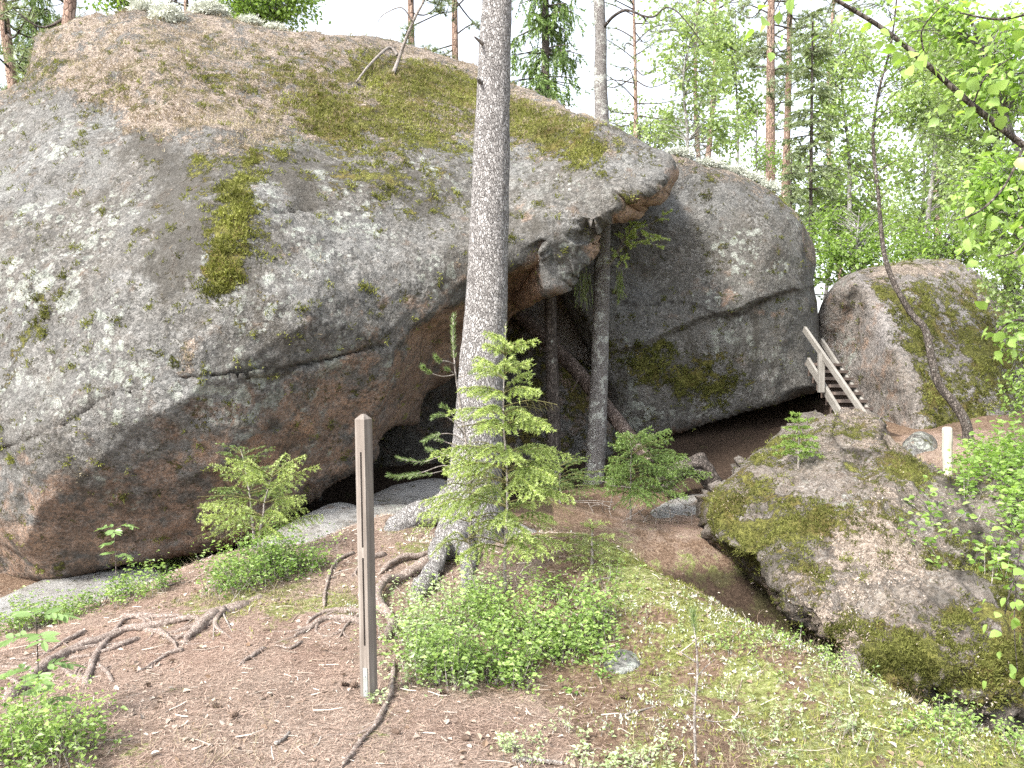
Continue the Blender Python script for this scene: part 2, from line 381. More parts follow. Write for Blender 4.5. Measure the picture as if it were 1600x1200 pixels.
DRYLEAF = leaf_material('dry_leaf', (.18, .12, .08), (.70, .64, .57), .15, (1, 1, 1), .7, .2)
GRASS = leaf_material('dry_grass', (.20, .15, .09), (.45, .40, .28), .2, (1, 1, .9), .7, .15)

def wood_material(name, cols, grain=(60, 60, 2.2)):
    n = N(name); tc = n.node('ShaderNodeTexCoord').outputs['Object']
    g = n.noise(1.0, 5, .65, vec=n.vmul(tc, grain)); b = n.noise(5, 3, .6, vec=tc)
    c = n.ramp(n.math('ADD', n.math('MULTIPLY', g, .7), n.math('MULTIPLY', b, .3)), [(.3, cols[0]), (.5, cols[1]), (.7, cols[2])])
    return n.finish(n.bsdf(c, .8, n.bump(g, .004, .7), .25))
WOOD_POST = wood_material('weathered_post_wood', [(.09, .076, .065), (.165, .143, .125), (.27, .243, .218)])
WOOD_GREY = wood_material('grey_board_wood', [(.12, .11, .097), (.22, .207, .187), (.34, .325, .30)])
WOOD_DARK = wood_material('dark_step_wood', [(.06, .045, .037), (.12, .092, .078), (.20, .165, .145)])
WOOD_STUB = wood_material('bleached_wood', [(.22, .20, .16), (.40, .37, .31), (.58, .55, .49)])
def plain(name, col, rough, metal=0., spec=.4):
    n = N(name); b = n.noise(30, 4, .6); return n.finish(n.bsdf(n.mix(b, tuple(k * .75 for k in col), tuple(min(1, k * 1.2) for k in col)), rough, n.bump(b, .002, .4), spec, metal))
STEEL = plain('galvanised_steel', (.42, .46, .45), .45, .6)
CONE = plain('pine_cone_scale', (.11, .075, .055), .85)
# ------------------------------------------------------------------ ground
_g = [(0,1200,3.0),(800,1200,3.1),(1600,1200,3.15),(400,1100,3.55),(578,1090,3.62),(200,1050,4.1),(0,1080,3.8),(400,1000,4.4),
      (0,985,5.2),(-120,1010,5.1),(100,952,5.4),(0,976,5.45),(200,925,5.6),(330,872,6.1),(480,848,6.4),(600,808,6.6),(690,805,6.7),(740,850,6.2),(820,832,6.4),(700,930,5.1),
      (800,1000,4.6),(800,1100,3.75),(900,842,6.2),(1000,880,5.7),(1110,938,5.0),(1200,987,4.5),(1280,1027,4.2),(1400,1084,3.8),
      (1600,1174,3.35),(1000,1000,4.4),(1200,1100,3.75),
      (1060,850,7.6),(980,805,8.6),(925,765,9.3),(1100,795,9.0),(1050,755,9.9),(1500,692,9.0),(1600,690,9.2),(840,790,8.3)]
_gp = [tuple(at(*k)) for k in _g]
_low = [(-4.3,6.1,-.5),(-3.4,6.35,-.5),(-2.7,6.7,-.45),(-6,6.4,-.5),(-4.5,7.4,-.4),(-3,7.9,-.4),(-1.6,8.2,-.3),(-.6,8.5,-.1),(-3,10,-.4),(0,10.5,0),(1.5,6.7,-1.0),(1.85,6.1,-1.6),(2.2,5.5,-1.8),
        (2.65,5.05,-1.8),(3.2,4.7,-1.7),(3.9,4.5,-1.4),(4.2,6.0,-1.0),(3.0,7.5,.1),(4.3,11.5,.9),(5.5,12.5,1.2),(0,16,2.4),(6,18,2.0),(-8,16,2.4),(10,14,1.5),
        (2.2,12.2,.9),(.6,12.5,1.6),(-8,9,.3),(-12,12,1.5),(0,-5,.0),(-8,0,.0),(8,0,-.6),(8,5,-.9),(9,9,.6),(-8,5,.1),(0,0,.05),(-2.5,1.5,.12),(2.5,1.5,.0),(3.3,2.6,-.1),
        (20,20,2),(-20,25,2.5),(0,30,2.5),(20,0,0),(-20,0,0),(0,-20,0)]
_all = np.array(_gp + _low)
_gr = RBF(_all[:, :2], _all[:, 2], c=.25, smooth=2e-3)
def gz(x, y, detail=True):
    q = np.stack([np.ravel(x), np.ravel(y)], -1).astype(float); r = np.hypot(q[:, 0], q[:, 1])
    qq = np.where((r > 28)[:, None], q * (28 / np.maximum(r, 1e-6))[:, None], q)
    z = _gr(qq); f = sstep(28, 90, r); z = z * (1 - f) + 1.0 * f
    if detail:
        p3 = np.c_[q, np.zeros(len(q))]
        z = z + .045 * fbm(p3, 1.7, 4, 3) + .012 * fbm(p3, 9, 3, 5) + f * 3 * fbm(p3, .01, 3, 9)
    return z
def grid_lines(lo, hi, a, b, step):
    core = list(np.arange(a, b + 1e-6, step)); s = step; x = a
    left = []
    while x > lo: s *= 1.22; x -= s; left.append(x)
    s = step; x = core[-1]; right = []
    while x < hi: s *= 1.22; x += s; right.append(x)
    return np.array(left[::-1] + core + right)
gx = grid_lines(-700, 700, -5.2, 5.2, .034); gy = grid_lines(-300, 900, 2.2, 9.8, .034)
GX, GY = np.meshgrid(gx, gy); _x, _y = GX.ravel(), GY.ravel(); _z = gz(_x, _y)
def world_to_px(p):
    p = np.asarray(p, float) - np.array([0, 0, CAMZ]); yc = p[:, 1] * cp - p[:, 2] * sp_; zc = p[:, 1] * sp_ + p[:, 2] * cp
    return 800 + F * p[:, 0] / yc, 600 - F * zc / yc
def blob(x, y, cx, cy, rx, ry, ang=0):
    c, s = math.cos(ang), math.sin(ang); dx, dy = x - cx, y - cy
    return np.exp(-(((dx * c + dy * s) / rx) ** 2 + ((-dx * s + dy * c) / ry) ** 2))
nlow = fbm(np.c_[_x, _y, 0 * _x], .9, 3, 21)
# the trodden path: left and centre; the mossy shoulder: right of a line from the pine to the lower middle
edge = _x - (.25 + .12 * (4.2 - _y)) + .35 * nlow
g_moss = (1 + .8 * fbm(np.c_[_x, _y, 0 * _x], 2.2, 3, 23)) * sstep(-.15, .75, edge) * sstep(8.2, 6.6, _y) * sstep(1.0, 2.5, _y)
g_moss = g_moss * np.clip(.95 + 1.0 * fbm(np.c_[_x, _y, 0 * _x], 1.15, 3, 29), .1, 1.3) - .5 * blob(_x, _y, 1.25, 5.35, .28, 1.0, -.75) * (fbm(np.c_[_x, _y, 0 * _x], 2, 2, 30) > -.3)
g_moss = np.clip(g_moss, 0, 1.2); g_moss = np.maximum(g_moss * .78, .75 * blob(_x, _y, -1.35, 4.95, .5, .28)); g_moss = np.maximum(g_moss, .6 * blob(_x, _y, -.65, 6.0, .25, .35))
g_moss = np.maximum(g_moss, .35 * (_y > 12))
g_path = sstep(.3, -.4, edge) * sstep(8.0, 6.0, _y) * .95
g_path = np.maximum(g_path, .7 * blob(_x, _y, 1.5, 8.2, .9, .9)); g_path = np.maximum(g_path, .9 * blob(_x, _y, 5.2, 9.0, 2.0, .7))
g_soil_shade = np.maximum(sstep(.0, -.5, _z) * sstep(4.0, 4.5, _y) * (_x > 0), .8 * sstep(7.3, 8.2, _y) * (_x < .4) * (_y < 15)); g_soil_shade = np.maximum(g_soil_shade, sstep(9.3, 9.9, _y) * (_x > .3) * (_x < 4.4) * (_y < 14))  # earth in crevice, cave and passage, with their shade painted in
ni, nj = GX.shape
idx = np.arange(ni * nj).reshape(ni, nj)
gq = np.stack([idx[:-1, :-1], idx[:-1, 1:], idx[1:, 1:], idx[1:, :-1]], -1).reshape(-1, 4)
ground = tag(obj('ground', mesh_np('ground', np.stack([_x, _y, _z], -1), gq, GROUND, True, {'moss': g_moss, 'path': g_path, 'soil_shade': g_soil_shade})), kind='structure')

_iz = _z.reshape(ni, nj)
def gzf(x, y):
    """height of the ground sheet as built (bilinear)"""
    x = np.atleast_1d(np.asarray(x, float)); y = np.atleast_1d(np.asarray(y, float))
    i = np.clip(np.searchsorted(gy, y) - 1, 0, ni - 2); j = np.clip(np.searchsorted(gx, x) - 1, 0, nj - 2)
    ty = np.clip((y - gy[i]) / (gy[i + 1] - gy[i]), 0, 1); tx = np.clip((x - gx[j]) / (gx[j + 1] - gx[j]), 0, 1)
    return (_iz[i, j] * (1 - tx) + _iz[i, j + 1] * tx) * (1 - ty) + (_iz[i + 1, j] * (1 - tx) + _iz[i + 1, j + 1] * tx) * ty
def ghit(px, py, d0=2.2, d1=14):
    """where the ray of a photo pixel meets the ground"""
    d = np.arange(d0, d1, .02); p = rays(px, py)[None] * d[:, None] + np.array([0, 0, CAMZ])
    b = np.nonzero(p[:, 2] <= gzf(p[:, 0], p[:, 1]))[0]
    return p[b[0]] if len(b) else p[-1]
# ------------------------------------------------------------------ boulders
def boulder(name, outline, ctrl, step=4, edge_w=70, edge_d=.6, back=2.0, facets=(), cracks=(), rough=.05, grain=1.0, mat=None,
            paint=None, seed=0, smooth_n=6, jitter=2.0, crk_w=.9, steps=(), planes=0, plane_max=.09, bot=1.0, smooth_it=2):
    """a closed rock: front sheet through the control depths, rounded over at its outline, and a bulging back"""
    poly = catmull(outline, smooth_n) if smooth_n > 1 else np.array(outline, float)
    nj_ = np.c_[fbm(np.c_[poly, 0 * poly[:, 0]], .035, 3, seed + 50), fbm(np.c_[poly, 0 * poly[:, 0] + 40], .035, 3, seed + 60)]
    poly = poly + jitter * 2.0 * nj_
    lo, hi = poly.min(0) - step * 2, poly.max(0) + step * 2
    X, Y = np.meshgrid(np.arange(lo[0], hi[0], step), np.arange(lo[1], hi[1], step)); r, c = X.shape
    q = np.stack([X.ravel(), Y.ravel()], -1)
    ins = inside(q, poly); I = ins.reshape(r, c)
    cell = (I[:-1, :-1] | I[:-1, 1:] | I[1:, 1:] | I[1:, :-1])
    ii = np.arange(r * c).reshape(r, c)
    quads = np.stack([ii[:-1, :-1], ii[1:, :-1], ii[1:, 1:], ii[:-1, 1:]], -1)[cell].reshape(-1, 4)
    used = np.unique(quads); remap = np.full(r * c, -1); remap[used] = np.arange(len(used)); quads = remap[quads]
    q = q[used]; ins = ins[used]
    dist, near = seg_dist(q, poly); bnd = ~ins; q = np.where(bnd[:, None], near, q); dist = np.where(bnd, 0, dist)
    ctrl = np.asarray(ctrl, float)
    D = RBF(ctrl[:, :2] / 100, ctrl[:, 2], c=.6, smooth=1e-3)(q / 100)
    attrs = {k: np.zeros(len(q)) for k in ('rust', 'moss', 'lichen', 'stain', 'duff', 'crack')}
    for fpoly, lip, slope, mx, rust in facets:
        fp = np.asarray(fpoly, float); m = inside(q, fp); dl, _ = seg_dist(q, np.asarray(lip, float), False)
        D = D + np.where(m, np.minimum(mx, slope * dl), 0)
        attrs['rust'] = np.maximum(attrs['rust'], np.where(m, rust * sstep(0, 8, dl), 0))
    for line, depth, w_ in steps:                                  # a ledge: what lies below the line steps back
        L = np.asarray(line, float); yl = np.interp(q[:, 0], L[:, 0], L[:, 1]); D = D + depth * sstep(-w_, w_, q[:, 1] - yl) * ((q[:, 0] > L[0, 0]) & (q[:, 0] < L[-1, 0]))
    for line, depth, wd in cracks:
        L = catmull(line, 8, False); L = L + 3 * np.c_[0 * L[:, 0], fbm(np.c_[L, 0 * L[:, 0]], .06, 3, 77)]
        dl, _ = seg_dist(q, L, False)
        ww = wd * (1 + .7 * fbm(np.c_[q, 0 * D], .03, 2, 78)); e = np.exp(-(dl / np.maximum(ww, .5)) ** 2)
        D = D + depth * e; attrs['crack'] = np.maximum(attrs['crack'], crk_w * e)
    ed = np.r_[quads[:, [0, 1]], quads[:, [1, 2]], quads[:, [2, 3]], quads[:, [3, 0]]]; deg = np.bincount(ed.ravel(), minlength=len(D))
    for _ in range(smooth_it):
        sm_ = np.bincount(ed[:, 0], D[ed[:, 1]], len(D)) + np.bincount(ed[:, 1], D[ed[:, 0]], len(D)); D = np.where(attrs['crack'] > .15, D, .4 * D + .6 * sm_ / np.maximum(deg, 1))
    low_ = sstep(.2, .8, (near[:, 1] - q[:, 1]) / (dist + 1e-3)) * (1 - bot); ew = np.maximum(edge_w * (1 - low_), 3.2 * step); t = np.clip(dist / ew, 0, 1); Df = D + edge_d * (1 - np.sqrt(1 - (1 - t) ** 2))
    t2 = np.clip(dist / (edge_w * 2.5), 0, 1); Db = D + edge_d + back * np.sqrt(1 - (1 - t2) ** 2) + .002
    pf = at(q[:, 0], q[:, 1], Df); pb = at(q[:, 0], q[:, 1], Db)
    nf = len(q); inner = np.nonzero(~bnd)[0]; bmap = np.arange(nf); bmap[inner] = nf + np.arange(len(inner))
    verts = np.r_[pf, pb[inner]]; faces = np.r_[quads, bmap[quads][:, ::-1]]
    full = {}
    if paint: paint(q, attrs, pf)
    for k, v in attrs.items(): full[k] = np.r_[v, v[inner] * 0]
    me = mesh_np(name, verts, faces, mat or ROCK, True)
    nn = normals(me)
    amp = rough * (.75 * fbm(verts, 1.1 * grain, 4, seed) + .16 * ridged(verts, 2.3 * grain, 3, seed + 5) + .3 * fbm(verts, 7 * grain, 3, seed + 9)) * 2
    amp = amp + full['moss'] * .022 * (.5 + fbm(verts, 14, 3, seed + 13)) + full['duff'] * (.012 * fbm(verts, 20, 2, seed + 15) + .05 * ridged(verts * np.array([1, 1, 1.6]), 1.9, 3, seed + 17))
    if planes:                                                     # broken faces: grow the front out to the nearest of a few tangent planes
        rp = np.random.default_rng(seed + 900); cand = np.nonzero(dist > edge_w * .25)[0]; S = rp.choice(cand, planes); sp0, sn0 = verts[S], unit_(nn[S] + rp.normal(size=(planes, 3)) * .08); off = np.full(nf, plane_max)
        for a_, b_ in zip(sp0, sn0):
            dd = (a_ - verts[:nf]) @ b_; cs = nn[:nf] @ b_; far = np.linalg.norm(verts[:nf] - a_, axis=1); ok = cs > .35; off = np.where(ok, np.minimum(off, np.maximum(dd / np.maximum(cs, .35), -.5 * plane_max) + .25 * np.maximum(far - 1.2, 0)), off)
        amp[:nf] = amp[:nf] * .8 + off * (dist > 0) * .9 * (1 - full['crack'][:nf])
    amp[:nf] *= .15 + .85 * sstep(0, 2.6 * step, dist)
    verts = verts + nn * amp[:, None]
    me.vertices.foreach_set('co', verts.astype(np.float32).ravel())
    for k, v in full.items():
        a = me.attributes.new(k, 'FLOAT', 'POINT'); a.data.foreach_set('value', np.clip(v, 0, 1.2).astype(np.float32))
    me.update()
    o = obj(name, me); o['_n'] = nf; del o['_n']
    SURF[o.name] = dict(q=q, p=verts[:nf], n=normals(me)[:nf], a={k: v[:nf] for k, v in full.items()}, quads=quads)
    return o
SURF = {}
def unit_(v): return v / (np.linalg.norm(v, axis=-1, keepdims=True) + 1e-9)
def on(rock, px, py):
    """point and normal of a boulder's front at a photo pixel"""
    s = SURF[rock]; i = np.argmin((s['q'][:, 0] - px) ** 2 + (s['q'][:, 1] - py) ** 2); return s['p'][i], s['n'][i]
def B2(q, x, y, rx, ry, ang=0): return blob(q[:, 0], q[:, 1], x, y, rx, ry, math.radians(ang))

# --- the great overhanging boulder
GB_OUT = [(-330,420),(-240,230),(-110,180),(-20,152),(28,128),(50,95),(62,58),(110,40),(190,28),(255,22),(330,28),(400,45),(480,52),(560,56),(620,66),(700,88),(760,110),
          (800,130),(850,150),(900,175),(950,197),(1000,223),(1040,243),(1054,266),(1046,295),(1035,317),(1012,320),(997,338),(973,340),(943,353),(934,372),(930,389),(911,412),(903,420),
          (894,440),(885,454),(855,464),(825,478),(800,493),(775,530),(730,575),(700,598),(668,615),(655,645),(650,664),(620,665),(592,688),(586,718),(540,745),(500,772),(460,802),
          (420,830),(330,860),(190,882),(120,899),(60,907),(0,914),(-120,935),(-330,960),(-430,700)]
GB_CTRL = [(-300,400,8.2),(-300,800,7.6),(0,180,9.0),(0,400,7.5),(0,600,7.1),(0,740,7.05),(30,850,7.25),(0,905,7.8),(60,100,9.4),(150,60,9.8),(120,250,8.2),(200,450,7.0),(200,620,6.8),(150,750,7.0),
           (180,870,7.55),(250,90,9.4),(300,40,10.4),(330,180,8.5),(350,300,7.7),(400,450,7.05),(400,580,6.95),(380,700,7.1),(330,820,7.55),(480,80,10.2),(500,180,9.2),(520,260,8.4),(560,380,7.7),(560,480,7.45),
           (540,580,7.5),(500,680,7.65),(470,780,7.95),(560,680,8.05),(620,80,11.0),(640,200,9.4),(660,290,8.5),(680,400,7.9),(640,500,7.75),(600,600,7.85),(720,120,11.2),(760,240,9.3),(770,340,8.4),(780,400,8.2),
           (850,170,10.4),(860,250,9.0),(870,310,8.5),(880,350,8.35),(820,380,8.25),(940,210,9.1),(920,260,8.75),(940,310,8.5),(1000,240,8.9),(1000,280,8.6),(1040,262,8.7),
           (850,420,8.4),(890,400,8.45),(870,440,8.5),(800,450,8.6),(720,470,8.1),(700,560,8.3),(650,620,8.4)]
GB_L1 = [(583,720),(592,660),(606,612),(626,560),(642,520),(672,496),(702,482),(740,468),(800,440)]
GB_F1 = GB_L1 + [(825,480),(812,510),(785,552),(738,596),(706,618),(678,632),(672,684),(622,690),(604,706),(590,740)]
GB_L2 = [(900,425),(905,400),(909,374),(920,358),(941,342),(964,321),(956,300),(994,296),(1014,288),(1031,268),(1040,258)]
GB_F2 = GB_L2 + [(1085,250),(1080,300),(1056,340),(1016,340),(1008,358),(975,360),(958,366),(950,400),(925,432)]
GB_L3 = [(786,416),(793,411),(825,392),(849,372),(862,402),(858,447)]
GB_F3 = GB_L3 + [(866,484),(830,498),(803,516),(772,512)]
GB_L4 = [(856,449),(875,448),(892,436)]
GB_F4 = GB_L4 + [(916,440),(896,474),(855,486)]
def gb_paint(q, a, p):
    x, y = q[:, 0], q[:, 1]; nz_ = fbm(p, .8, 3, 91); n2 = fbm(p, 2.2, 3, 95)
    top = np.interp(x, [-330, 0, 60, 200, 400, 600, 750, 850, 1000, 1060], [300, 190, 130, 230, 230, 235, 250, 260, 235, 250])
    crest = np.interp(x, [-330, 0, 60, 200, 400, 600, 750, 850, 1000, 1060], [200, 150, 60, 30, 45, 62, 105, 150, 223, 262])
    a['duff'] += .62 * sstep(top + 25, top - 60, y + 60 * nz_) + .15 * B2(q, 320, 200, 160, 60, 20)
    a['duff'] += .45 * B2(q, 600, 225, 70, 30, 20) + .45 * B2(q, 375, 250, 40, 18) + .5 * B2(q, 292, 560, 16, 40)
    m = .3 * sstep(4, 26, y - crest) * sstep(92, 50, y - crest) * sstep(400, 560, x) * sstep(1000, 900, x) + .35 * B2(q, 430, 110, 60, 30, 25) + .72 * B2(q, 640, 190, 120, 55, 20) + .62 * B2(q, 500, 175, 70, 35, 25) + .66 * B2(q, 860, 215, 90, 30, 27) + .5 * B2(q, 700, 140, 140, 30, 15)
    m += .62 * B2(q, 375, 300, 34, 75, 12) + .66 * B2(q, 360, 400, 38, 70) + .45 * B2(q, 345, 440, 36, 30) + .35 * B2(q, 310, 270, 25, 40) + .42 * B2(q, 440, 245, 40, 18, -20)
    m += .42 * B2(q, 600, 290, 110, 40, 10) + .34 * B2(q, 50, 500, 30, 60, 30) + .36 * B2(q, 60, 110, 50, 30) + .33 * B2(q, 200, 150, 110, 22, -8) + .30 * B2(q, 330, 120, 80, 30, 30) + .38 * B2(q, 810, 375, 20, 10) + .3 * B2(q, 860, 312, 25, 8)
    m += .34 * B2(q, 540, 210, 50, 20, 30) + .25 * B2(q, 950, 220, 50, 12, 25) + .4 * B2(q, 985, 297, 26, 7, -10) + .3 * B2(q, 318, 570, 9, 26) + .26 * B2(q, 880, 370, 30, 10)
    a['moss'] += m
    low = np.interp(x, [-330, 0, 150, 300, 420, 540, 620, 700], [760, 735, 690, 690, 645, 570, 510, 475])
    a['rust'] = np.maximum(a['rust'], .7 * sstep(-80, 100, y - low + 90 * n2))
    a['rust'] += .25 * B2(q, 620, 470, 120, 60) + .2 * B2(q, 840, 320, 60, 50)
    a['lichen'] += .62 * B2(q, 180, 590, 170, 90, 5) + .5 * B2(q, 420, 620, 130, 80) + .45 * B2(q, 470, 400, 120, 130) + .38 * B2(q, 80, 380, 130, 130) + .25 * B2(q, 640, 370, 90, 120) + .3 * B2(q, 890, 400, 22, 40) + .3 * B2(q, 960, 260, 60, 30)
    a['stain'] += .12 + .5 * B2(q, 470, 300, 60, 120, -10) * (n2 > -.2) + .3 * B2(q, 700, 380, 70, 110) + .55 * B2(q, 270, 380, 45, 170, -6) + .4 * B2(q, 340, 330, 70, 130, 6) + .35 * B2(q, 240, 240, 90, 60) + .42 * B2(q, 640, 290, 120, 45, 8) + .3 * B2(q, 400, 420, 60, 60) + .3 * B2(q, 140, 720, 60, 80) + .25 * B2(q, 460, 690, 70, 60) + .35 * B2(q, 830, 330, 60, 60) + .35 * sstep(720, 880, y) * sstep(400, 100, x)
    a['stain'] -= .3 * a['rust'] * sstep(760, 800, x)
great = boulder('great_boulder', GB_OUT, GB_CTRL, step=3.6, edge_w=60, edge_d=.5, back=3.0, rough=.05, seed=11, jitter=2.6, planes=46, plane_max=.10, bot=.2, paint=gb_paint,
    facets=[(GB_F1, GB_L1, .016, .85, .8), (GB_F2, GB_L2, .018, .7, .95), (GB_F3, GB_L3, .016, .7, .9), (GB_F4, GB_L4, .035, .6, .95)],
    cracks=[([(-60,715),(0,700),(60,686),(120,655),(180,618),(235,598),(290,590),(350,585),(430,577),(520,560),(600,538)], .06, 2.8),
            ([(560,330),(520,318),(480,330),(430,342)], .015, 1.3), ([(40,452),(60,440),(90,420)], .015, 1.5)])
tag(great, 'huge grey overhanging boulder with mossy top filling the scene behind the tall pine', 'boulder')

# --- the tall block behind, on the far side of the passage
def mb_paint(q, a, p):
    x, y = q[:, 0], q[:, 1]; nz_ = fbm(p, .8, 3, 191)
    crest = np.interp(x, [960, 1040, 1100, 1150, 1200, 1240, 1275], [240, 245, 262, 275, 300, 335, 400])
    a['duff'] += .6 * sstep(34, 8, y - crest); a['moss'] += .5 * B2(q, 1215, 320, 45, 14, 40) + .42 * B2(q, 1105, 290, 18, 22)
    a['moss'] += .5 * B2(q, 1065, 590, 60, 38) + .45 * B2(q, 1130, 600, 50, 40) + .42 * B2(q, 1000, 570, 50, 30) + .3 * B2(q, 1020, 540, 80, 24)
    a['stain'] += .42 * B2(q, 1090, 350, 16, 60) + .55 * B2(q, 1070, 585, 110, 55) + .3 * B2(q, 1000, 420, 60, 50) + .3 * B2(q, 1180, 560, 60, 50)
    a['rust'] += .6 * B2(q, 1125, 476, 24, 10, -20) + .6 * B2(q, 1200, 490, 28, 7, 5) + .4 * B2(q, 1135, 450, 30, 14) + .5 * sstep(12, 0, np.abs(y - np.interp(x, [960, 1283], [700, 612])))
    a['lichen'] += .4 * B2(q, 1150, 400, 90, 60) + .35 * B2(q, 1160, 540, 90, 60) + .3 * B2(q, 1000, 640, 50, 40)
mid = boulder('leaning_boulder', [(860,330),(960,252),(1030,238),(1062,243),(1100,260),(1150,274),(1200,300),(1240,335),(1264,366),(1276,402),(1272,440),(1278,480),(1281,540),(1284,604),(1252,618),(1200,634),(1130,655),(1060,676),(1003,696),
    (960,690),(944,610),(905,520),(870,440)],
    [(900,400,10.9),(960,300,11.0),(1040,250,11.2),(1040,330,10.8),(1040,420,10.7),(1040,520,10.5),(1000,620,10.5),(960,660,10.8),(1100,262,11.2),(1120,330,10.75),(1130,420,10.6),(1140,480,10.4),(1130,560,10.5),(1100,650,10.7),(1200,310,11.2),(1210,400,10.6),(1220,520,10.6),(1220,610,10.7),(1270,400,11.0),(1275,520,10.9),(1275,600,10.9)],
    step=3.6, edge_w=26, edge_d=.6, back=3.0, rough=.04, seed=31, paint=mb_paint, jitter=1.6, planes=22, plane_max=.08, bot=.5,
    steps=[([(930,560),(1000,545),(1060,517),(1105,497),(1150,492),(1180,478),(1215,462),(1290,448)], .14, 4)],
    cracks=[([(960,468),(1010,476),(1070,470),(1120,490)], .03, 1.3), ([(1055,520),(1105,497),(1150,493),(1180,478),(1215,462),(1272,447)], .05, 1.5)])
tag(mid, 'tall grey boulder with flat sloping underside, behind the slender grey-barked tree', 'boulder')

# --- the slanting boulder beside the stairs
def rb_paint(q, a, p):
    x, y = q[:, 0], q[:, 1]; n2 = fbm(p, 1.3, 3, 291)
    ridge = np.interp(y, [400, 440, 520, 600, 700], [1330, 1345, 1388, 1420, 1445])
    right = sstep(-5, 25, x - ridge + 16 * n2)
    a['moss'] += right * (.42 + .3 * B2(q, 1440, 530, 60, 60) + .3 * B2(q, 1450, 640, 60, 40) + .35 * B2(q, 1370, 455, 50, 18, 20) + .3 * B2(q, 1540, 560, 50, 80) - .5 * B2(q, 1400, 430, 90, 16, -5) - .4 * B2(q, 1490, 570, 26, 40))
    a['duff'] += .7 * B2(q, 1410, 425, 80, 14, -3) + .2 * right; a['stain'] += .3 * right
    a['lichen'] += .2 * (1 - right)
    a['rust'] += .2 * (1 - right)
RB_L = [(1322,455),(1345,446),(1368,485),(1390,525),(1408,570),(1424,615),(1436,655),(1446,700)]
RB_T = [(1348,444),(1392,452),(1440,450),(1480,440),(1520,452)]
slant = boulder('slanting_boulder', [(1274,540),(1276,492),(1292,458),(1322,430),(1380,414),(1450,405),(1496,408),(1545,440),(1600,490),(1660,560),(1720,660),(1640,690),(1560,690),(1500,690),(1440,700),(1390,690),(1345,660),(1300,640),(1278,590)],
    [(1280,500,11.1),(1300,460,11.4),(1340,440,11.4),(1390,425,11.5),(1450,410,11.8),(1330,520,10.9),(1300,600,10.4),(1350,600,10.35),(1390,520,10.75),(1420,600,10.2),(1440,670,9.9),(1380,660,10.05),(1480,520,11.0),(1500,600,10.5),(1500,670,10.2),(1560,560,11.1),(1600,640,10.8),(1500,430,12.0),(1680,660,11.4)],
    step=3.6, edge_w=13, edge_d=.3, smooth_n=2, back=2.6, rough=.05, seed=41, mat=ROCK_PALE, paint=rb_paint, jitter=1.5, facets=[(RB_L + [(1440,705),(1250,705),(1250,450),(1300,430),(1330,415)], RB_L, .012, 1.7, .1), (RB_T + [(1530,440),(1490,390),(1380,395),(1335,415)], RB_T, .012, .5, 0)])
tag(slant, 'pinkish grey slanting boulder with mossy flank beside the wooden stairs', 'boulder')

# --- the mossy boulder across the crevice
FB_OUT = [(1112,800),(1122,768),(1160,728),(1196,692),(1232,664),(1290,655),(1330,643),(1374,650),(1392,690),(1440,722),(1505,742),(1600,705),(1750,700),(1880,900),(1850,1350),(1560,1330),(1420,1200),
          (1330,1075),(1275,1018),(1238,976),(1196,926),(1150,880),(1122,842)]
FB_L = [(1118,830),(1150,850),(1185,872),(1215,890),(1238,916),(1262,950),(1290,985),(1312,1010),(1340,1060),(1430,1180)]
FB_F = FB_L + [(1400,1200),(1330,1090),(1270,1030),(1230,985),(1190,935),(1140,885),(1110,850)]
def fb_paint(q, a, p):
    x, y = q[:, 0], q[:, 1]; n1 = fbm(p, 1.1, 4, 391); n2 = fbm(p, 3.0, 3, 395)
    a['duff'] += .28 + .75 * n1 + .2 * B2(q, 1330, 860, 120, 90) + .25 * B2(q, 1420, 930, 90, 70)
    a['duff'] -= .5 * B2(q, 1240, 740, 50, 40)
    m = .55 * B2(q, 1405, 745, 46, 26, 10) + .8 * B2(q, 1410, 742, 40, 22, 10) + .62 * B2(q, 1135, 805, 30, 50, -20) + .42 * B2(q, 1180, 780, 60, 30, -40) + .45 * B2(q, 1240, 830, 60, 30)
    m += .42 * B2(q, 1320, 820, 80, 26, 10) + .5 * B2(q, 1350, 990, 70, 40, 20) + .45 * B2(q, 1400, 1030, 90, 40, 20) + .7 * B2(q, 1495, 962, 22, 16) + .45 * B2(q, 1560, 1050, 60, 60) + .4 * B2(q, 1580, 900, 60, 60) + .45 * B2(q, 1265, 920, 30, 40, -30) + .35 * B2(q, 1480, 860, 80, 30)
    m += .03 + .25 * B2(q, 1180, 860, 70, 60) + .3 * B2(q, 1560, 1000, 90, 90) + .4 * B2(q, 1200, 720, 60, 24, -40) + .35 * B2(q, 1310, 690, 80, 20)
    a['moss'] += m + .08 + .45 * n2
    a['stain'] += .2 - .5 * n1 + .35 * B2(q, 1180, 890, 60, 60) + .4 * B2(q, 1480, 900, 60, 90) + .5 * sstep(1010, 1120, y) + .3 * sstep(1480, 1620, x)
    a['lichen'] += .4 * B2(q, 1190, 830, 12, 40) + .5 * B2(q, 1325, 830, 26, 26) + .4 * B2(q, 1240, 760, 40, 30) + .4 * B2(q, 1292, 1000, 14, 20)
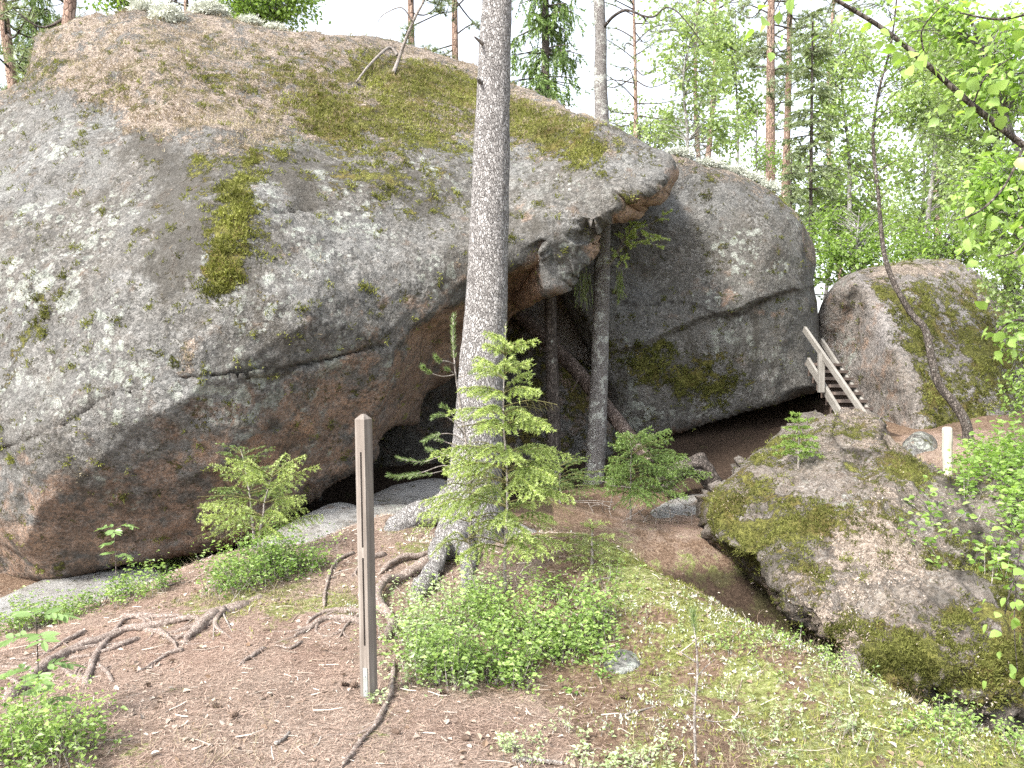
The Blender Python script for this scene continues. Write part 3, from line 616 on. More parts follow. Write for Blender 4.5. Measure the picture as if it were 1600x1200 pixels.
front = boulder('mossy_boulder', FB_OUT, [(1120,800,7.2),(1160,760,7.5),(1200,700,8.4),(1250,670,8.8),(1330,655,8.9),(1385,690,8.5),(1450,730,8.0),(1520,750,7.7),(1600,720,7.8),(1160,840,6.8),(1220,800,6.9),(1300,740,7.5),(1400,760,7.2),
    (1200,880,6.2),(1240,900,5.95),(1300,860,6.3),(1400,860,6.2),(1500,850,6.3),(1600,800,6.8),(1290,970,5.35),(1350,960,5.4),(1430,960,5.4),(1500,960,5.45),(1600,950,5.6),(1350,1040,5.0),(1430,1060,4.95),(1500,1070,5.0),(1600,1080,5.1),(1450,1180,5.2),(1600,1200,5.2),(1800,900,6.2),(1800,1200,5.5),(1560,1300,5.4)],
    step=4, edge_w=24, edge_d=.35, back=1.6, rough=.14, grain=1.35, seed=51, mat=ROCK_PINK, paint=fb_paint, jitter=3, planes=60, plane_max=.04, bot=.5,
    facets=[(FB_F, FB_L, .03, 1.3, .5)], cracks=[([(1378,655),(1372,690),(1384,720)], .06, 5), ([(1320,650),(1300,690),(1330,720),(1370,725)], .05, 4), ([(1440,1050),(1460,1085),(1440,1130)], .06, 6), ([(1480,760),(1530,830),(1500,900)], .06, 8)])
tag(front, 'reddish moss-covered boulder beyond the dark crevice', 'boulder')

# --- smaller rocks
def small_paint(moss=.2, duff=.1, rust=.0, lich=.2, stain=.1):
    def f(q, a, p):
        n1 = fbm(p, 1.6, 3, 491); a['stain'] += .25 * n1; a['moss'] += moss + .25 * n1 * (moss > .05); a['duff'] += duff; a['rust'] += rust + .2 * n1 * (rust > .05); a['lichen'] += lich; a['stain'] += stain
    return f
def rock(name, out, d0, slope, label, seed, mat=None, edge_w=18, edge_d=.25, back=.5, rough=.02, step=4, jitter=1.2, **kw):
    """slope: how many metres farther per 100 px upwards"""
    o = np.array(out, float); c = o.mean(0); ctrl = [(x, y, d0 + slope * (c[1] - y) / 100) for x, y in list(o) + [tuple(c)]]
    r = boulder(name, out, ctrl, step=step, edge_w=edge_w, edge_d=edge_d, back=back, rough=rough, seed=seed, mat=mat, paint=small_paint(**kw), jitter=jitter)
    return tag(r, label, 'rock')
rock('grey_stone', [(1408,700),(1420,682),(1440,674),(1462,686),(1476,712),(1480,745),(1450,765),(1415,745)], 8.9, .3, 'small grey stone between the slanting boulder and the pale stub post', 61, lich=.5, moss=.12)
rock('flat_stone', [(1010,803),(1032,788),(1066,776),(1098,770),(1124,772),(1130,800),(1110,826),(1060,830),(1022,822)], 8.75, 2.0, 'flat pinkish stone lying on bare earth left of the mossy boulder', 62, ROCK_SLAB, moss=0, lich=.1, stain=0, rust=.15)
rock('flat_rock', [(-140,985),(-60,958),(0,934),(60,908),(118,893),(172,885),(215,880),(260,905),(200,950),(60,985)], 7.0, 1.9, 'smooth grey rock slab under the great boulder, at the picture\'s left edge', 63, ROCK_SLAB, edge_d=.1, edge_w=12, rough=.012, moss=0, lich=.15, stain=.15, duff=.12, back=.4)
rock('flat_rock', [(395,860),(430,832),(470,808),(510,790),(536,785),(562,790),(600,788),(640,790),(650,815),(560,840),(480,858)], 7.6, 1.4, 'smooth grey rock slab in the cave mouth behind the small spruce', 64, ROCK_SLAB, edge_d=.14, edge_w=14, rough=.015, moss=0, lich=.2, stain=.15, duff=.1, back=.4)
rock('flat_rock', [(560,792),(590,768),(640,752),(690,748),(720,770),(690,800),(620,812)], 8.5, 1.6, 'dim grey slab deep in the cave mouth behind the post', 65, ROCK_SLAB, edge_d=.1, edge_w=12, rough=.01, moss=0, lich=0, stain=.1, back=.4)
rock('added_cave_rock', [(380,600),(560,520),(780,540),(830,640),(800,860),(600,900),(380,880)], 11.0, -.2, 'dark rock added to keep light out of the cave under the great boulder', 66, edge_w=40, back=1.5, rough=.06, step=8, moss=0, rust=.3, stain=.6, lich=0)  # added dark backing; stops light leaking into the cave from behind
rock('added_cave_rock', [(1000,560),(1300,520),(1330,760),(1150,800),(1000,780)], 13.2, -.1, 'dark rock added to keep light out under the tall boulder behind the stairs', 67, edge_w=40, back=1.5, rough=.06, step=8, moss=0, rust=.3, stain=.6, lich=0)  # added dark backing; keeps the hollow under the tall boulder unlit
rock('passage_rock', [(760,500),(800,470),(850,500),(905,560),(950,600),(960,760),(860,800),(760,780)], 10.9, .25, 'shadowed mossy rock below the fallen log in the passage', 68, edge_w=30, back=1.2, rough=.07, step=4, moss=.35, rust=.35, stain=.35, lich=.1)
rock('passage_rock', [(800,430),(870,400),(960,380),(990,560),(940,640),(870,560),(810,500)], 11.3, .1, 'pale striped rock face at the back of the passage', 69, ROCK_PALE, edge_w=30, back=1.2, rough=.06, step=4, moss=.1, rust=.3, stain=.0, lich=.1)
rock('half_buried_stone', [(940,1040),(952,1020),(975,1013),(996,1022),(1003,1042),(985,1058),(955,1058)], 4.2, .5, 'small half-buried grey stone right of the bilberry bush', 70, edge_d=.12, edge_w=14, rough=.012, back=.15, lich=.5, moss=.1, step=3)
# ------------------------------------------------------------------ plant building blocks
def unit(v): return v / (np.linalg.norm(v, axis=-1, keepdims=True) + 1e-9)
def perp(d, r):
    x = r.normal(size=d.shape); x -= (x * d).sum(-1, keepdims=True) * d; return unit(x)
def needle_tris(P, D, L, ang, wid, r, up=0.0):
    """thin triangles round twig points P with twig direction D"""
    D = unit(D); s = perp(D, r); s[:, 2] += up; s = unit(s); a = np.broadcast_to(ang, (len(P),))[:, None]
    d = unit(D * np.cos(a) + s * np.sin(a)); side = unit(np.cross(d, r.normal(size=d.shape))) * (np.broadcast_to(wid, (len(P),))[:, None] * .5)
    L = np.broadcast_to(L, (len(P),))[:, None]
    v = np.stack([P - side, P + side, P + d * L], 1).reshape(-1, 3); return v, np.arange(len(v)).reshape(-1, 3)
def leaf_quads(P, A, Nn, L, W, cup=.25):
    """folded pointed leaves: base, left, tip, right"""
    A = unit(A); S = unit(np.cross(A, Nn)); U = unit(np.cross(S, A)); L = np.broadcast_to(L, (len(P),))[:, None]; W = np.broadcast_to(W, (len(P),))[:, None]
    v = np.stack([P, P + A * L * .45 + S * W * .5 + U * W * cup, P + A * L - U * L * .08, P + A * L * .45 - S * W * .5 + U * W * cup], 1).reshape(-1, 3)
    b = np.arange(len(P))[:, None] * 4; f = np.concatenate([b + np.array([[0, 1, 2]]), b + np.array([[0, 2, 3]])]); return v, f
def leaf_hex(P, A, Nn, L, W, cup=.18):
    """rounder leaves of six points with a folded midrib"""
    A = unit(A); S = unit(np.cross(A, Nn)); U = unit(np.cross(S, A)); L = np.broadcast_to(L, (len(P),))[:, None]; W = np.broadcast_to(W, (len(P),))[:, None]
    q = [P, P + A * L * .28 + S * W * .46 + U * W * cup, P + A * L * .62 + S * W * .36 + U * W * cup * .7, P + A * L - U * L * .1, P + A * L * .62 - S * W * .36 + U * W * cup * .7, P + A * L * .28 - S * W * .46 + U * W * cup]
    v = np.stack(q, 1).reshape(-1, 3); b = np.arange(len(P))[:, None] * 6
    f = np.concatenate([b + np.array([[0, 1, 2, 3]]), b + np.array([[0, 3, 4, 5]])]); return v, f
def root_empty(name, base): return empty(name, tuple(base))
def child(o, root):
    o.parent = root; o.matrix_parent_inverse = Matrix.Translation(-Vector(root.location)); return o
def along(path, s):
    """points and tangents at fractions s of a polyline"""
    p = np.asarray(path, float); L = np.r_[0, np.cumsum(np.linalg.norm(np.diff(p, axis=0), axis=1))]; q = np.asarray(s) * L[-1]
    P = np.stack([np.interp(q, L, p[:, i]) for i in range(3)], -1); i = np.clip(np.searchsorted(L, q) - 1, 0, len(p) - 2)
    return P, unit(p[i + 1] - p[i]), L[-1]
def bark_tube(path_px, radii_px, depth, seg=24, n=80, wob=.06, seed=0, flare=None):
    """a trunk through photo points at one depth, with bark relief in the outline"""
    d = np.broadcast_to(np.asarray(depth, float), (len(path_px),)); pts = np.array([at(x, y, k) for (x, y), k in zip(path_px, d)])
    r = np.asarray(radii_px, float) * d / F
    c = catmull(np.c_[pts, r], 6, False); c = resample(c, n)
    v, q, t = tube_np(c[:, :3], c[:, 3], seg)
    p0 = np.r_[np.repeat(c[:, :3], seg, 0), c[:1, :3], c[-1:, :3]]; off = v - p0; rr = np.linalg.norm(off, axis=1, keepdims=True) + 1e-6
    k = wob * (fbm(v * np.array([1, 1, .5]), 4, 3, seed) + .7 * ridged(v * np.array([1, 1, .45]), 22, 2, seed + 3) * .5)
    return p0 + off * (1 + k[:, None]), q, t, c

# ------------------------------------------------------------------ ground-hugging roots
def ground_root(name, px, r, label, parent=None, lift=.4, seed=0, seg=10, mat=None, taper=.45):
    g = np.array([ghit(x, y) for x, y in px]); c = catmull(g, 8, False); c = resample(c, max(16, int(len(px) * 9)))
    rr = random.Random(seed); n = len(c)
    c[:, 2] = gzf(c[:, 0], c[:, 1]) + r * lift + 1.1 * r * fbm(c, 5, 2, seed)
    c[:, :2] += .35 * r * np.c_[fbm(c, 9, 2, seed + 1), fbm(c, 9, 2, seed + 2)]
    rad = r * np.linspace(1, taper, n) * (1 + .5 * fbm(c, 7, 3, seed + 4)); rad[-3:] *= np.array([.8, .55, .25]); c[-3:, 2] -= r * np.array([.2, .5, 1.0])
    c[:2, 2] -= r * np.array([.8, .2])
    v, q, t = tube_np(c, rad, seg); v = v + .16 * r * np.c_[fbm(v, 40, 2, seed), fbm(v, 40, 2, seed + 7), fbm(v, 40, 2, seed + 8)]
    if parent is None and r > .011:
        rb_ = np.random.default_rng(seed + 31)
        for _ in range(3):
            k0 = rb_.integers(3, n - 6); T_ = unit(c[k0 + 2] - c[k0]); sd_ = np.array([-T_[1], T_[0], 0]) * rb_.choice([-1, 1]); Lr = r * rb_.uniform(5, 13); pp_ = np.array([c[k0], c[k0] + (T_ + sd_ * .6) * Lr * .5, c[k0] + (T_ * .8 + sd_ * 1.1) * Lr]); pp_ = catmull(pp_, 5, False); pp_[:, 2] = gzf(pp_[:, 0], pp_[:, 1]) + r * np.linspace(.4, -.35, len(pp_))
            v2, q2, t2 = tube_np(pp_, np.linspace(r * .5, r * .18, len(pp_)), 7); q = np.r_[q, q2 + len(v)]; t = np.r_[t, t2 + len(v)]; v = np.r_[v, v2]
    o = obj(name, mesh_np(name, v, [q, t], mat or BARK_ROOT, True))
    if parent is not None: child(o, parent)
    else: tag(o, label, 'root', 'exposed tree roots')
    return o

# ------------------------------------------------------------------ the tall pine in front
base = at(740, 842, 6.35); pine = tag(root_empty('tall_pine', base), 'tall straight grey-barked pine standing before the great boulder', 'tree')
tp = [(728,905),(733,860),(737,810),(741,760),(745,700),(751,620),(757,520),(762,420),(766,300),(770,180),(773,80),(777,-20),(781,-200),(784,-400),(784,-800),(780,-1400)]
tr = [66,60,50,43,39.5,36.5,33.5,31,28.5,26.5,24.5,22.5,21,19.5,16,9]
v, q, t, pc = bark_tube(tp, tr, 6.35, 72, 620, .07, 3)
child(obj('trunk', mesh_np('trunk', v, [q, t], BARK_PINE, True)), pine)
def stub(name, a, b, r0, r1, mat, root):
    m = MB(); p = resample(np.array([a, (np.array(a) + b) / 2 + rng.normal(size=3) * .01, b]), 8); m.tube(p, np.linspace(r0, r1, 8), 7); child(m.build(name, mat, None, True), root)
stub('branch_stub', at(757, 70, 6.3), at(741, 57, 6.15), .018, .006, BARK_TWIG, pine)
stub('branch_stub', at(756, 130, 6.3), at(747, 122, 6.2), .02, .012, BARK_PINE, pine)
# buttress roots
def pine_root(px, r, seed, taper=.4, lift=.3): ground_root('root', px, r, '', pine, lift, seed, 14, BARK_PINE if r > .05 else BARK_ROOT, taper)
pine_root([(728,835),(706,868),(682,896),(660,922),(640,950)], .11, 1, .3)
def free_root(pts, r0, r1, seed):
    c = resample(catmull(np.array([at(*k) for k in pts]), 8, False), 46); rad = np.linspace(r0, r1, 46) * (1 + .3 * fbm(c, 7, 3, seed)); vv_, qq_, tt_ = tube_np(c, rad, 16); vv_ = vv_ + .12 * r0 * np.c_[fbm(vv_, 22, 3, seed), fbm(vv_, 22, 3, seed + 7), fbm(vv_, 22, 3, seed + 8)]
    child(obj('root', mesh_np('root', vv_, [qq_, tt_], BARK_PINE, True)), pine)
free_root([(735,770,6.45),(705,790,6.5),(676,800,6.5),(648,806,6.48),(622,826,6.4),(602,850,6.25),(590,872,6.1)], .15, .05, 2)
free_root([(745,780,6.45),(775,815,6.4),(810,836,6.35),(850,850,6.2),(890,872,5.95)], .12, .04, 9)
pine_root([(716,860),(672,886),(630,908),(600,926),(590,948),(604,968),(612,985),(600,1010)], .042, 3, .5, .6)
pine_root([(725,850),(668,868),(622,880),(590,900)], .035, 5, .4, .5)
pine_root([(735,865),(730,900),(720,940)], .07, 6, .4)

def tuft_mesh(r, n, L, wid, spread=1.0):
    """a needle tuft: a star of thin blades"""
    d = unit(r.normal(size=(n, 3)) * np.array([1, 1, .7]) + np.array([0, 0, .35])); s = unit(np.cross(d, r.normal(size=(n, 3)))) * wid / 2; l = L * r.uniform(.6, 1, (n, 1))
    return np.stack([-s, s, d * l], 1).reshape(-1, 3)
def pine_crown(mb, wood, trunk_fn, z0, z1, R, nb, r, tufts=9, L=.2, nblade=16, wid=.012):
    for i in range(nb):
        f = (i + r.random()) / nb; z = z0 + (z1 - z0) * f; az = r.random() * 6.283; R_ = R * (.35 + .65 * math.sin(math.pi * min(1, .25 + .75 * (1 - f)))) * r.uniform(.6, 1.15)
        o = trunk_fn(z); d = np.array([math.cos(az), math.sin(az), 0]); e = o + d * R_ + np.array([0, 0, R_ * r.uniform(-.1, .45)])
        m = (o + e) / 2 + np.array([0, 0, R_ * r.uniform(-.25, .15)]) + r.normal(size=3) * .14 * R_
        p = catmull(np.array([o, m, e]), 5, False); wood.tube(p, np.linspace(.02, .005, len(p)) * (R / 2 + .3), 4)
        for k in range(tufts):
            P, T, _ = along(p, [r.uniform(.45, 1.0)]); c = P[0] + r.normal(size=3) * np.array([.22, .22, .12]) * R_ * .5
            wood.tube(np.array([P[0], (P[0] + c) / 2 + [0, 0, -.02], c]), [.008, .006, .003], 3)
            v_ = tuft_mesh(r, nblade, L * r.uniform(.7, 1.2), wid) + c; mb.add(v_, np.arange(len(v_)).reshape(-1, 3), float(np.clip(r.normal(.45, .25), 0, 1)))
r = np.random.default_rng(5); cm, wm = MB(), MB()
top = lambda z: np.array([np.interp(z, pc[:, 2], pc[:, 0]), np.interp(z, pc[:, 2], pc[:, 1]), z])
pine_crown(cm, wm, top, 7.6, 10.9, 1.7, 26, r, 8, .2, 14, .012)
child(cm.build('crown', NEEDLE_PINE), pine); child(wm.build('branches', BARK_PINE, None, True), pine)

# ------------------------------------------------------------------ the slender grey tree, the thin dark tree, the fallen log
b2 = at(926, 764, 9.9); tree2 = tag(root_empty('slender_tree', b2), 'slender grey tree with pale lichen bark rising behind the overhang\'s tip', 'tree')
v, q, t, c2 = bark_tube([(922,800),(925,775),(929,740),(932,690),(936,600),(939,500),(941,400),(943,300),(941,200),(938,120),(939,60),(936,0),(935,-150),(934,-500)], [24,19,15.5,14.5,13.5,12.8,12.2,11.8,11,10,9,8.5,8,6], 9.9, 28, 220, .07, 13)
child(obj('trunk', mesh_np('trunk', v, [q, t], BARK_GREY, True)), tree2)
m = MB(); m.tube(catmull(np.array([at(944, 42, 9.9), at(958, 26, 9.5), at(978, 16, 9.1), at(1002, 24, 9.0), at(1010, 34, 9.0)]), 5, False), np.linspace(.022, .008, 21), 6)
m.tube(catmull(np.array([at(1002, 24, 9.0), at(1022, 26, 8.9), at(1040, 12, 8.9), at(1062, 22, 8.8), at(1100, 70, 8.8)]), 5, False), np.linspace(.012, .005, 21), 5)
child(m.build('branch', BARK_DARK, None, True), tree2)
b3 = at(868, 785, 10.0); tree3 = tag(root_empty('thin_tree', b3), 'thin dark trunk in the passage under the overhang', 'tree')
v, q, t, _c = bark_tube([(870,800),(868,770),(866,700),(864,620),(861,540),(860,470),(859,425)], [14,12,11,10.5,9.5,9,8.5], 10.0, 18, 120, .06, 17)
child(obj('trunk', mesh_np('trunk', v, [q, t], BARK_DARK, True)), tree3)
lg = tag(root_empty('fallen_log', at(1012, 722, 9.55)), 'fallen brown log leaning through the passage behind the slender tree', 'log')
v, q, t, _c = bark_tube([(780,458),(806,486),(850,528),(900,578),(950,640),(985,683),(1016,724)], [12,12,12,11.5,11,10.5,10], [11.3,11.15,10.85,10.5,10.15,9.85,9.55], 24, 110, .09, 19)
child(obj('trunk', mesh_np('trunk', v, [q, t], BARK_LOG, True)), lg)
for k, (a, b) in enumerate([((860,535),(842,520)), ((930,612),(940,592)), ((905,590),(893,612))]): stub('branch_stub', at(*a, 10.6 - k * .15), at(*b, 10.35 - k * .15), .014, .006, BARK_LOG, lg)
m = MB(); r = np.random.default_rng(12)
for k in range(9):
    o = r.normal(size=(5, 2)) * np.array([5, 4]); dd = 9.3 + r.normal() * .12; pts_ = [(1036 + o[0, 0], 746 + o[0, 1] + 3 * k), (1060 + o[1, 0], 727 + o[1, 1] + 2.5 * k), (1084 + o[2, 0], 718 + o[2, 1] + 3 * k), (1104 + o[3, 0], 724 + o[3, 1] + 4 * k), (1120 + o[4, 0], 752 + o[4, 1] + 4 * k)]
    c = catmull(np.array([at(x, y, dd) for x, y in pts_]), 6, False); m.tube(c, (.03 + .018 * r.random()) * (1 + .3 * fbm(c, 9, 2, k)), 8)
stump = tag(m.build('rotting_stump', BARK_DARK, None, True), 'rotting dark stump under the tall boulder, left of the mossy boulder', 'stump')

# ------------------------------------------------------------------ spruces
def spruce(name, label, base, h, R, seed, mat, nw=12, per=5, prof=None, twig=.42, nlen=.016, dens=260, droop=.25, z_lo=.12, bare=.0, lean=(0, 0), wid=.0022, gap=.045, group=None, stem_r=.012, asym=None, new=.5, bark=None, hang=0.0):
    r = np.random.default_rng(seed); base = np.asarray(base, float); root = tag(root_empty(name, base), label, 'tree', group)
    stem = np.array([base + np.array([lean[0] * t * t, lean[1] * t * t, h * t]) + (r.normal(size=3) * .004 * h if 0 < t < 1 else 0) for t in np.linspace(0, 1, 9)]); stem = catmull(stem, 4, False)
    sm = MB(); sm.tube(stem, np.linspace(stem_r, stem_r * .18, len(stem)), 7)
    tw = MB(); nd = MB(); P_, D_, T_ = [], [], []
    prof = prof or (lambda t: (1 - t) ** .8)
    for i in range(nw):
        f = z_lo + (1 - z_lo) * (i + .5 * r.random()) / nw
        if f > .985: continue
        for k in range(per if f < .93 else 3):
            az = 6.283 * (k + r.random() * .7) / per + i * 1.3; f2 = min(.98, f + r.normal() * .012); o, _, _ = along(stem, [f2]); o = o[0]
            Lb = R * prof(f2) * r.uniform(.7, 1.15)
            if asym: Lb *= 1 + asym[1] * math.cos(az - asym[0])
            if Lb < .03: Lb = .03
            d = np.array([math.cos(az), math.sin(az), 0]); rise = .45 if f2 > .75 else .12
            e = o + d * Lb + np.array([0, 0, Lb * (rise - droop * (1 - f2) * 1.2)]); mpt = o + d * Lb * .5 + np.array([0, 0, Lb * .5 * (rise + .12)])
            bp = catmull(np.array([o, mpt, e]), 6, False); tw.tube(bp, np.linspace(.0035, .001, len(bp)) * (1 + .5 * R), 4)
            nt_ = max(3, int(Lb / gap)); dead = r.random() < bare * (1 - f2) * 2
            for j in range(nt_):
                s = .22 + .78 * (j + r.random() * .5) / nt_; p0, td, _ = along(bp, [min(s, .999)]); p0, td = p0[0], td[0]
                side = unit(np.cross(td, [0, 0, 1])) * (1 if j % 2 else -1); Lt = Lb * twig * (1.08 - s) * r.uniform(.7, 1.25) + .02
                dd = unit(td * .75 + side * .8 + np.array([0, 0, -hang + r.normal() * .12])); p1 = p0 + dd * Lt + np.array([0, 0, -Lt * (.18 + hang * .6)])
                seg = np.array([p0, (p0 + p1) / 2 + np.array([0, 0, Lt * .06]), p1]); tw.tube(seg, [.0011, .0009, .0005], 3)
                if dead: continue
                n = max(5, int(Lt * dens)); u = r.random(n); pp, tt, _ = along(seg, u); P_.append(pp); D_.append(tt); T_.append(np.clip(new * (.3 + .9 * u) * (.4 + .7 * s) + r.normal(0, .08) + .12 * (f2 - .5), 0, 1))
            if not dead:
                n = int(Lb * dens * .7) + 6; u = .15 + .85 * r.random(n); pp, tt, _ = along(bp, u); P_.append(pp); D_.append(tt); T_.append(np.clip(new * (.2 + u), 0, 1))
    n = int(dens * .12 * 1) + 20; u = .8 + .2 * r.random(n); pp, tt, _ = along(stem, u); P_.append(pp); D_.append(tt); T_.append(np.full(n, new))
    P, D, T = np.concatenate(P_), np.concatenate(D_), np.concatenate(T_)
    vv, ff = needle_tris(P, D, nlen * r.uniform(.7, 1.15, len(P)), r.uniform(.6, 1.15, len(P)), wid, r, .25); nd.add(vv, ff, np.repeat(T, 3))
    child(sm.build('trunk', bark or BARK_TWIG, None, True), root); child(tw.build('branches', bark or BARK_SHOOT), root); child(nd.build('needles', mat), root)
    return root
spr_prof = lambda t: (1.02 - t) ** .72 * (.55 + .45 * min(1, t / .25))
sb = ghit(790, 930)
spruce('young_spruce', 'bright yellow-green young spruce growing in front of the tall pine', sb, (930 - 503) * sb[1] / F, .62, 101, NEEDLE_NEW, 12, 7, lambda t: ((1.02 - t) ** .6) * (.65 if t < .32 else 1), .42, .021, 620, .16, .18, .2, wid=.0048, gap=.026, new=1.05, stem_r=.011, hang=.3)
sb2 = ghit(735, 925)
spruce('young_spruce', 'pale thin young spruce standing left against the tall pine\'s foot', sb2, .95, .4, 108, NEEDLE_NEW, 6, 4, lambda t: (1.02 - t) ** .5, .45, .02, 300, .35, .3, .3, wid=.005, gap=.04, new=.85, stem_r=.009, hang=.3)
sl = ghit(405, 872); spruce('young_spruce', 'small wide light green spruce growing before the great boulder\'s base', sl, .60, .62, 102, NEEDLE_NEW, 5, 5, lambda t: (1.0 - t) ** .28 * .88, .36, .020, 520, .0, .3, .2, lean=(.1, 0), wid=.0042, gap=.028, new=1.05, asym=(2.9, .2), hang=.35)
sk = ghit(372, 868) + np.array([0, .35, 0]); spruce('young_spruce', 'dark green spruce shoot behind the small wide spruce', sk, .68, .32, 109, NEEDLE_OLD, 6, 5, lambda t: .4 + .6 * math.sin(3.1 * t), .45, .018, 260, .0, .45, .1, lean=(-.12, .1), wid=.0045, new=.7, gap=.035)
sr = at(985, 800, 8.2); sr[2] = gzf(sr[0], sr[1])[0]; spruce('young_spruce', 'small green spruce with bare lower twigs beside the fallen log\'s lower end', sr, (800 - 668) * 8.2 / F + .02, .72, 103, NEEDLE_OLD, 9, 6, lambda t: (1.02 - t) ** .5, .45, .024, 380, .05, .3, .1, wid=.006, gap=.035, new=1.1, asym=(0, .35), hang=.25)
s5 = ghit(925, 895); spruce('spruce_seedling', 'low spruce seedling on the mossy slope right of the tall pine', s5, .3, .24, 104, NEEDLE_NEW, 5, 5, lambda t: (1 - t) ** .4, .5, .02, 260, .1, .1, wid=.004, new=.75)
s6, _ = on('mossy_boulder', 1248, 735); spruce('spruce_seedling', 'fresh green seedling growing on top of the mossy boulder', s6, .52, .26, 105, LEAF_BIRCH, 7, 5, lambda t: (1 - t) ** .6 + .1, .5, .028, 200, .1, .2, wid=.011, new=.95, gap=.05)
s7 = at(875, 760, 8.6); s7[2] = gzf(s7[0], s7[1])[0]; spruce('spruce_seedling', 'dark green low spruce in the shade at the slender tree\'s foot', s7, .42, .5, 106, NEEDLE_OLD, 6, 6, lambda t: (1 - t) ** .4, .5, .022, 220, .05, .2, wid=.0045, new=.8, asym=(0, .3))
s8 = at(770, 870, 5.7); s8[2] = gzf(s8[0], s8[1])[0]
r = np.random.default_rng(66); m = MB()
for k in range(34):
    o = sr + np.array([r.normal() * .28, r.normal() * .2, r.uniform(.05, .4)]); e = o + np.array([r.normal() * .2, r.normal() * .15, r.uniform(-.3, .06)]); m.tube(np.array([o, (o + e) / 2 + r.normal(size=3) * .03, e]), [.004, .003, .0015], 4)
child(m.build('twigs', BARK_TWIG), [c for c in COL.objects if c.get('label', '').startswith('small green spruce with bare')][0])
# pine seedling on its thin stem in the lower right
s9 = ghit(1086, 1200); pd = s9[1]
ps = tag(root_empty('pine_seedling', s9), 'thin bare-stemmed pine seedling with a green top in the lower right', 'tree')
m = MB(); stem9 = catmull(np.array([at(1088, 1200, pd), at(1085, 1120, pd), at(1090, 1040, pd), at(1084, 975, pd)]), 6, False); m.tube(stem9, np.linspace(.006, .003, len(stem9)), 6)
for a, b, c in [((1088,1035),(1062,1018),(1052,1010)), ((1088,1120),(1120,1128),(1165,1118)), ((1087,1060),(1105,1040),(1118,1030)), ((1086,1140),(1070,1120),(1062,1112)), ((1087,1090),(1072,1078),(1060,1080))]:
    m.tube(catmull(np.array([at(*a, pd), at(*b, pd + .05), at(*c, pd + .02)]), 4, False), np.linspace(.003, .0015, 9), 4)
child(m.build('trunk', BARK_TWIG, None, True), ps)
r = np.random.default_rng(9); nd = MB()
def bottlebrush(nd, path, r, n, L, wid=.0018, t0=.5, ang=.75):
    pp, tt, _ = along(path, r.random(n)); vv, ff = needle_tris(pp, tt, L * r.uniform(.7, 1.1, n), r.uniform(ang * .6, ang * 1.2, n), wid, r, .2); nd.add(vv, ff, np.repeat(np.clip(r.normal(t0, .2, n), 0, 1), 3))
bottlebrush(nd, np.array([at(1086, 995, pd), at(1084, 970, pd), at(1083, 955, pd)]), r, 170, .045)
child(nd.build('needles', NEEDLE_PINE), ps)

# young pine left of the trunk
yb = ghit(722, 905) ; yd = 5.55
yp = tag(root_empty('young_pine', yb), 'spindly young pine with needle brushes left of the tall pine\'s trunk', 'tree'); r = np.random.default_rng(33)
m = MB(); nd = MB(); stem = catmull(np.array([at(730, 905, yd), at(735, 820, yd), at(733, 730, yd), at(722, 650, yd), at(712, 585, yd), at(708, 530, yd), at(709, 492, yd)]), 5, False)
m.tube(stem, np.linspace(.011, .003, len(stem)), 7); bottlebrush(nd, stem[-9:], r, 260, .045, .004, .6)
for pts, n in [([(712,585),(690,588),(668,580),(660,572)], 150), ([(711,570),(700,565),(686,563),(680,556)], 120), ([(716,590),(730,585),(752,576)], 90), ([(713,588),(705,580),(697,576)], 60),
               ([(727,690),(705,678),(680,680),(662,690)], 110), ([(726,680),(710,660),(690,648),(676,652)], 110), ([(722,660),(712,655),(700,640),(690,634)], 80),
               ([(735,760),(700,728),(660,738),(625,745),(607,742)], 170), ([(733,740),(700,735),(665,742),(640,745)], 60), ([(734,735),(700,712),(660,722),(622,716)], 90), ([(732,720),(690,708),(668,702)], 90), ([(720,700),(695,690),(682,686)], 30)]:
    k = yd - .25 * r.random(); p = catmull(np.array([at(x, y, yd + (k - yd) * i / len(pts)) for i, (x, y) in enumerate(pts)]), 5, False); m.tube(p, np.linspace(.005, .002, len(p)), 5)
    bottlebrush(nd, p[len(p) // 2:], r, int(n * 1.6), .036, .004, .6)
child(m.build('trunk', BARK_TWIG, None, True), yp); child(nd.build('needles', NEEDLE_PINE), yp)

# sprays hanging from the slender tree beside the overhang
r = np.random.default_rng(44); m = MB(); nd = MB()
for pts in [[(946,420),(965,395),(990,370),(1015,350),(1050,328)], [(950,410),(975,385),(1000,380),(1040,385)], [(960,398),(985,362),(1005,345)], [(950,418),(965,400),(975,405)], [(975,385),(1000,365),(1030,372)], [(965,392),(985,350),(985,340)]]:
    p = catmull(np.array([at(x, y, 9.6 - .06 * i) for i, (x, y) in enumerate(pts)]), 5, False); m.tube(p, np.linspace(.006, .002, len(p)), 4)
    for j in range(9):
        s = .3 + .7 * r.random(); o, td, _ = along(p, [min(s, .99)]); e = o[0] + unit(td[0] * .6 + r.normal(size=3) * np.array([.7, .6, .35])) * r.uniform(.06, .14)
        sg = np.array([o[0], e]); m.tube(sg, [.002, .001], 3); n = 45; pp, tt, _ = along(sg, r.random(n)); vv, ff = needle_tris(pp, tt, .03, .9, .011, r); nd.add(vv, ff, float(np.clip(r.normal(.95, .15), 0, 1)))
for k in range(34):
    x = r.choice([r.uniform(896, 926), r.uniform(958, 975)]); y0 = r.uniform(415, 440); p = np.array([at(x, y0, 9.7), at(x + r.normal() * 2, y0 + 16, 9.7), at(x + r.normal() * 3, y0 + r.uniform(25, 50), 9.7)])
    m.tube(p, [.002, .0015, .001], 3); pp, tt, _ = along(p, r.random(60)); vv, ff = needle_tris(pp, tt, .024, .6, .007, r); nd.add(vv, ff, float(np.clip(r.normal(.35, .2), 0, 1)))
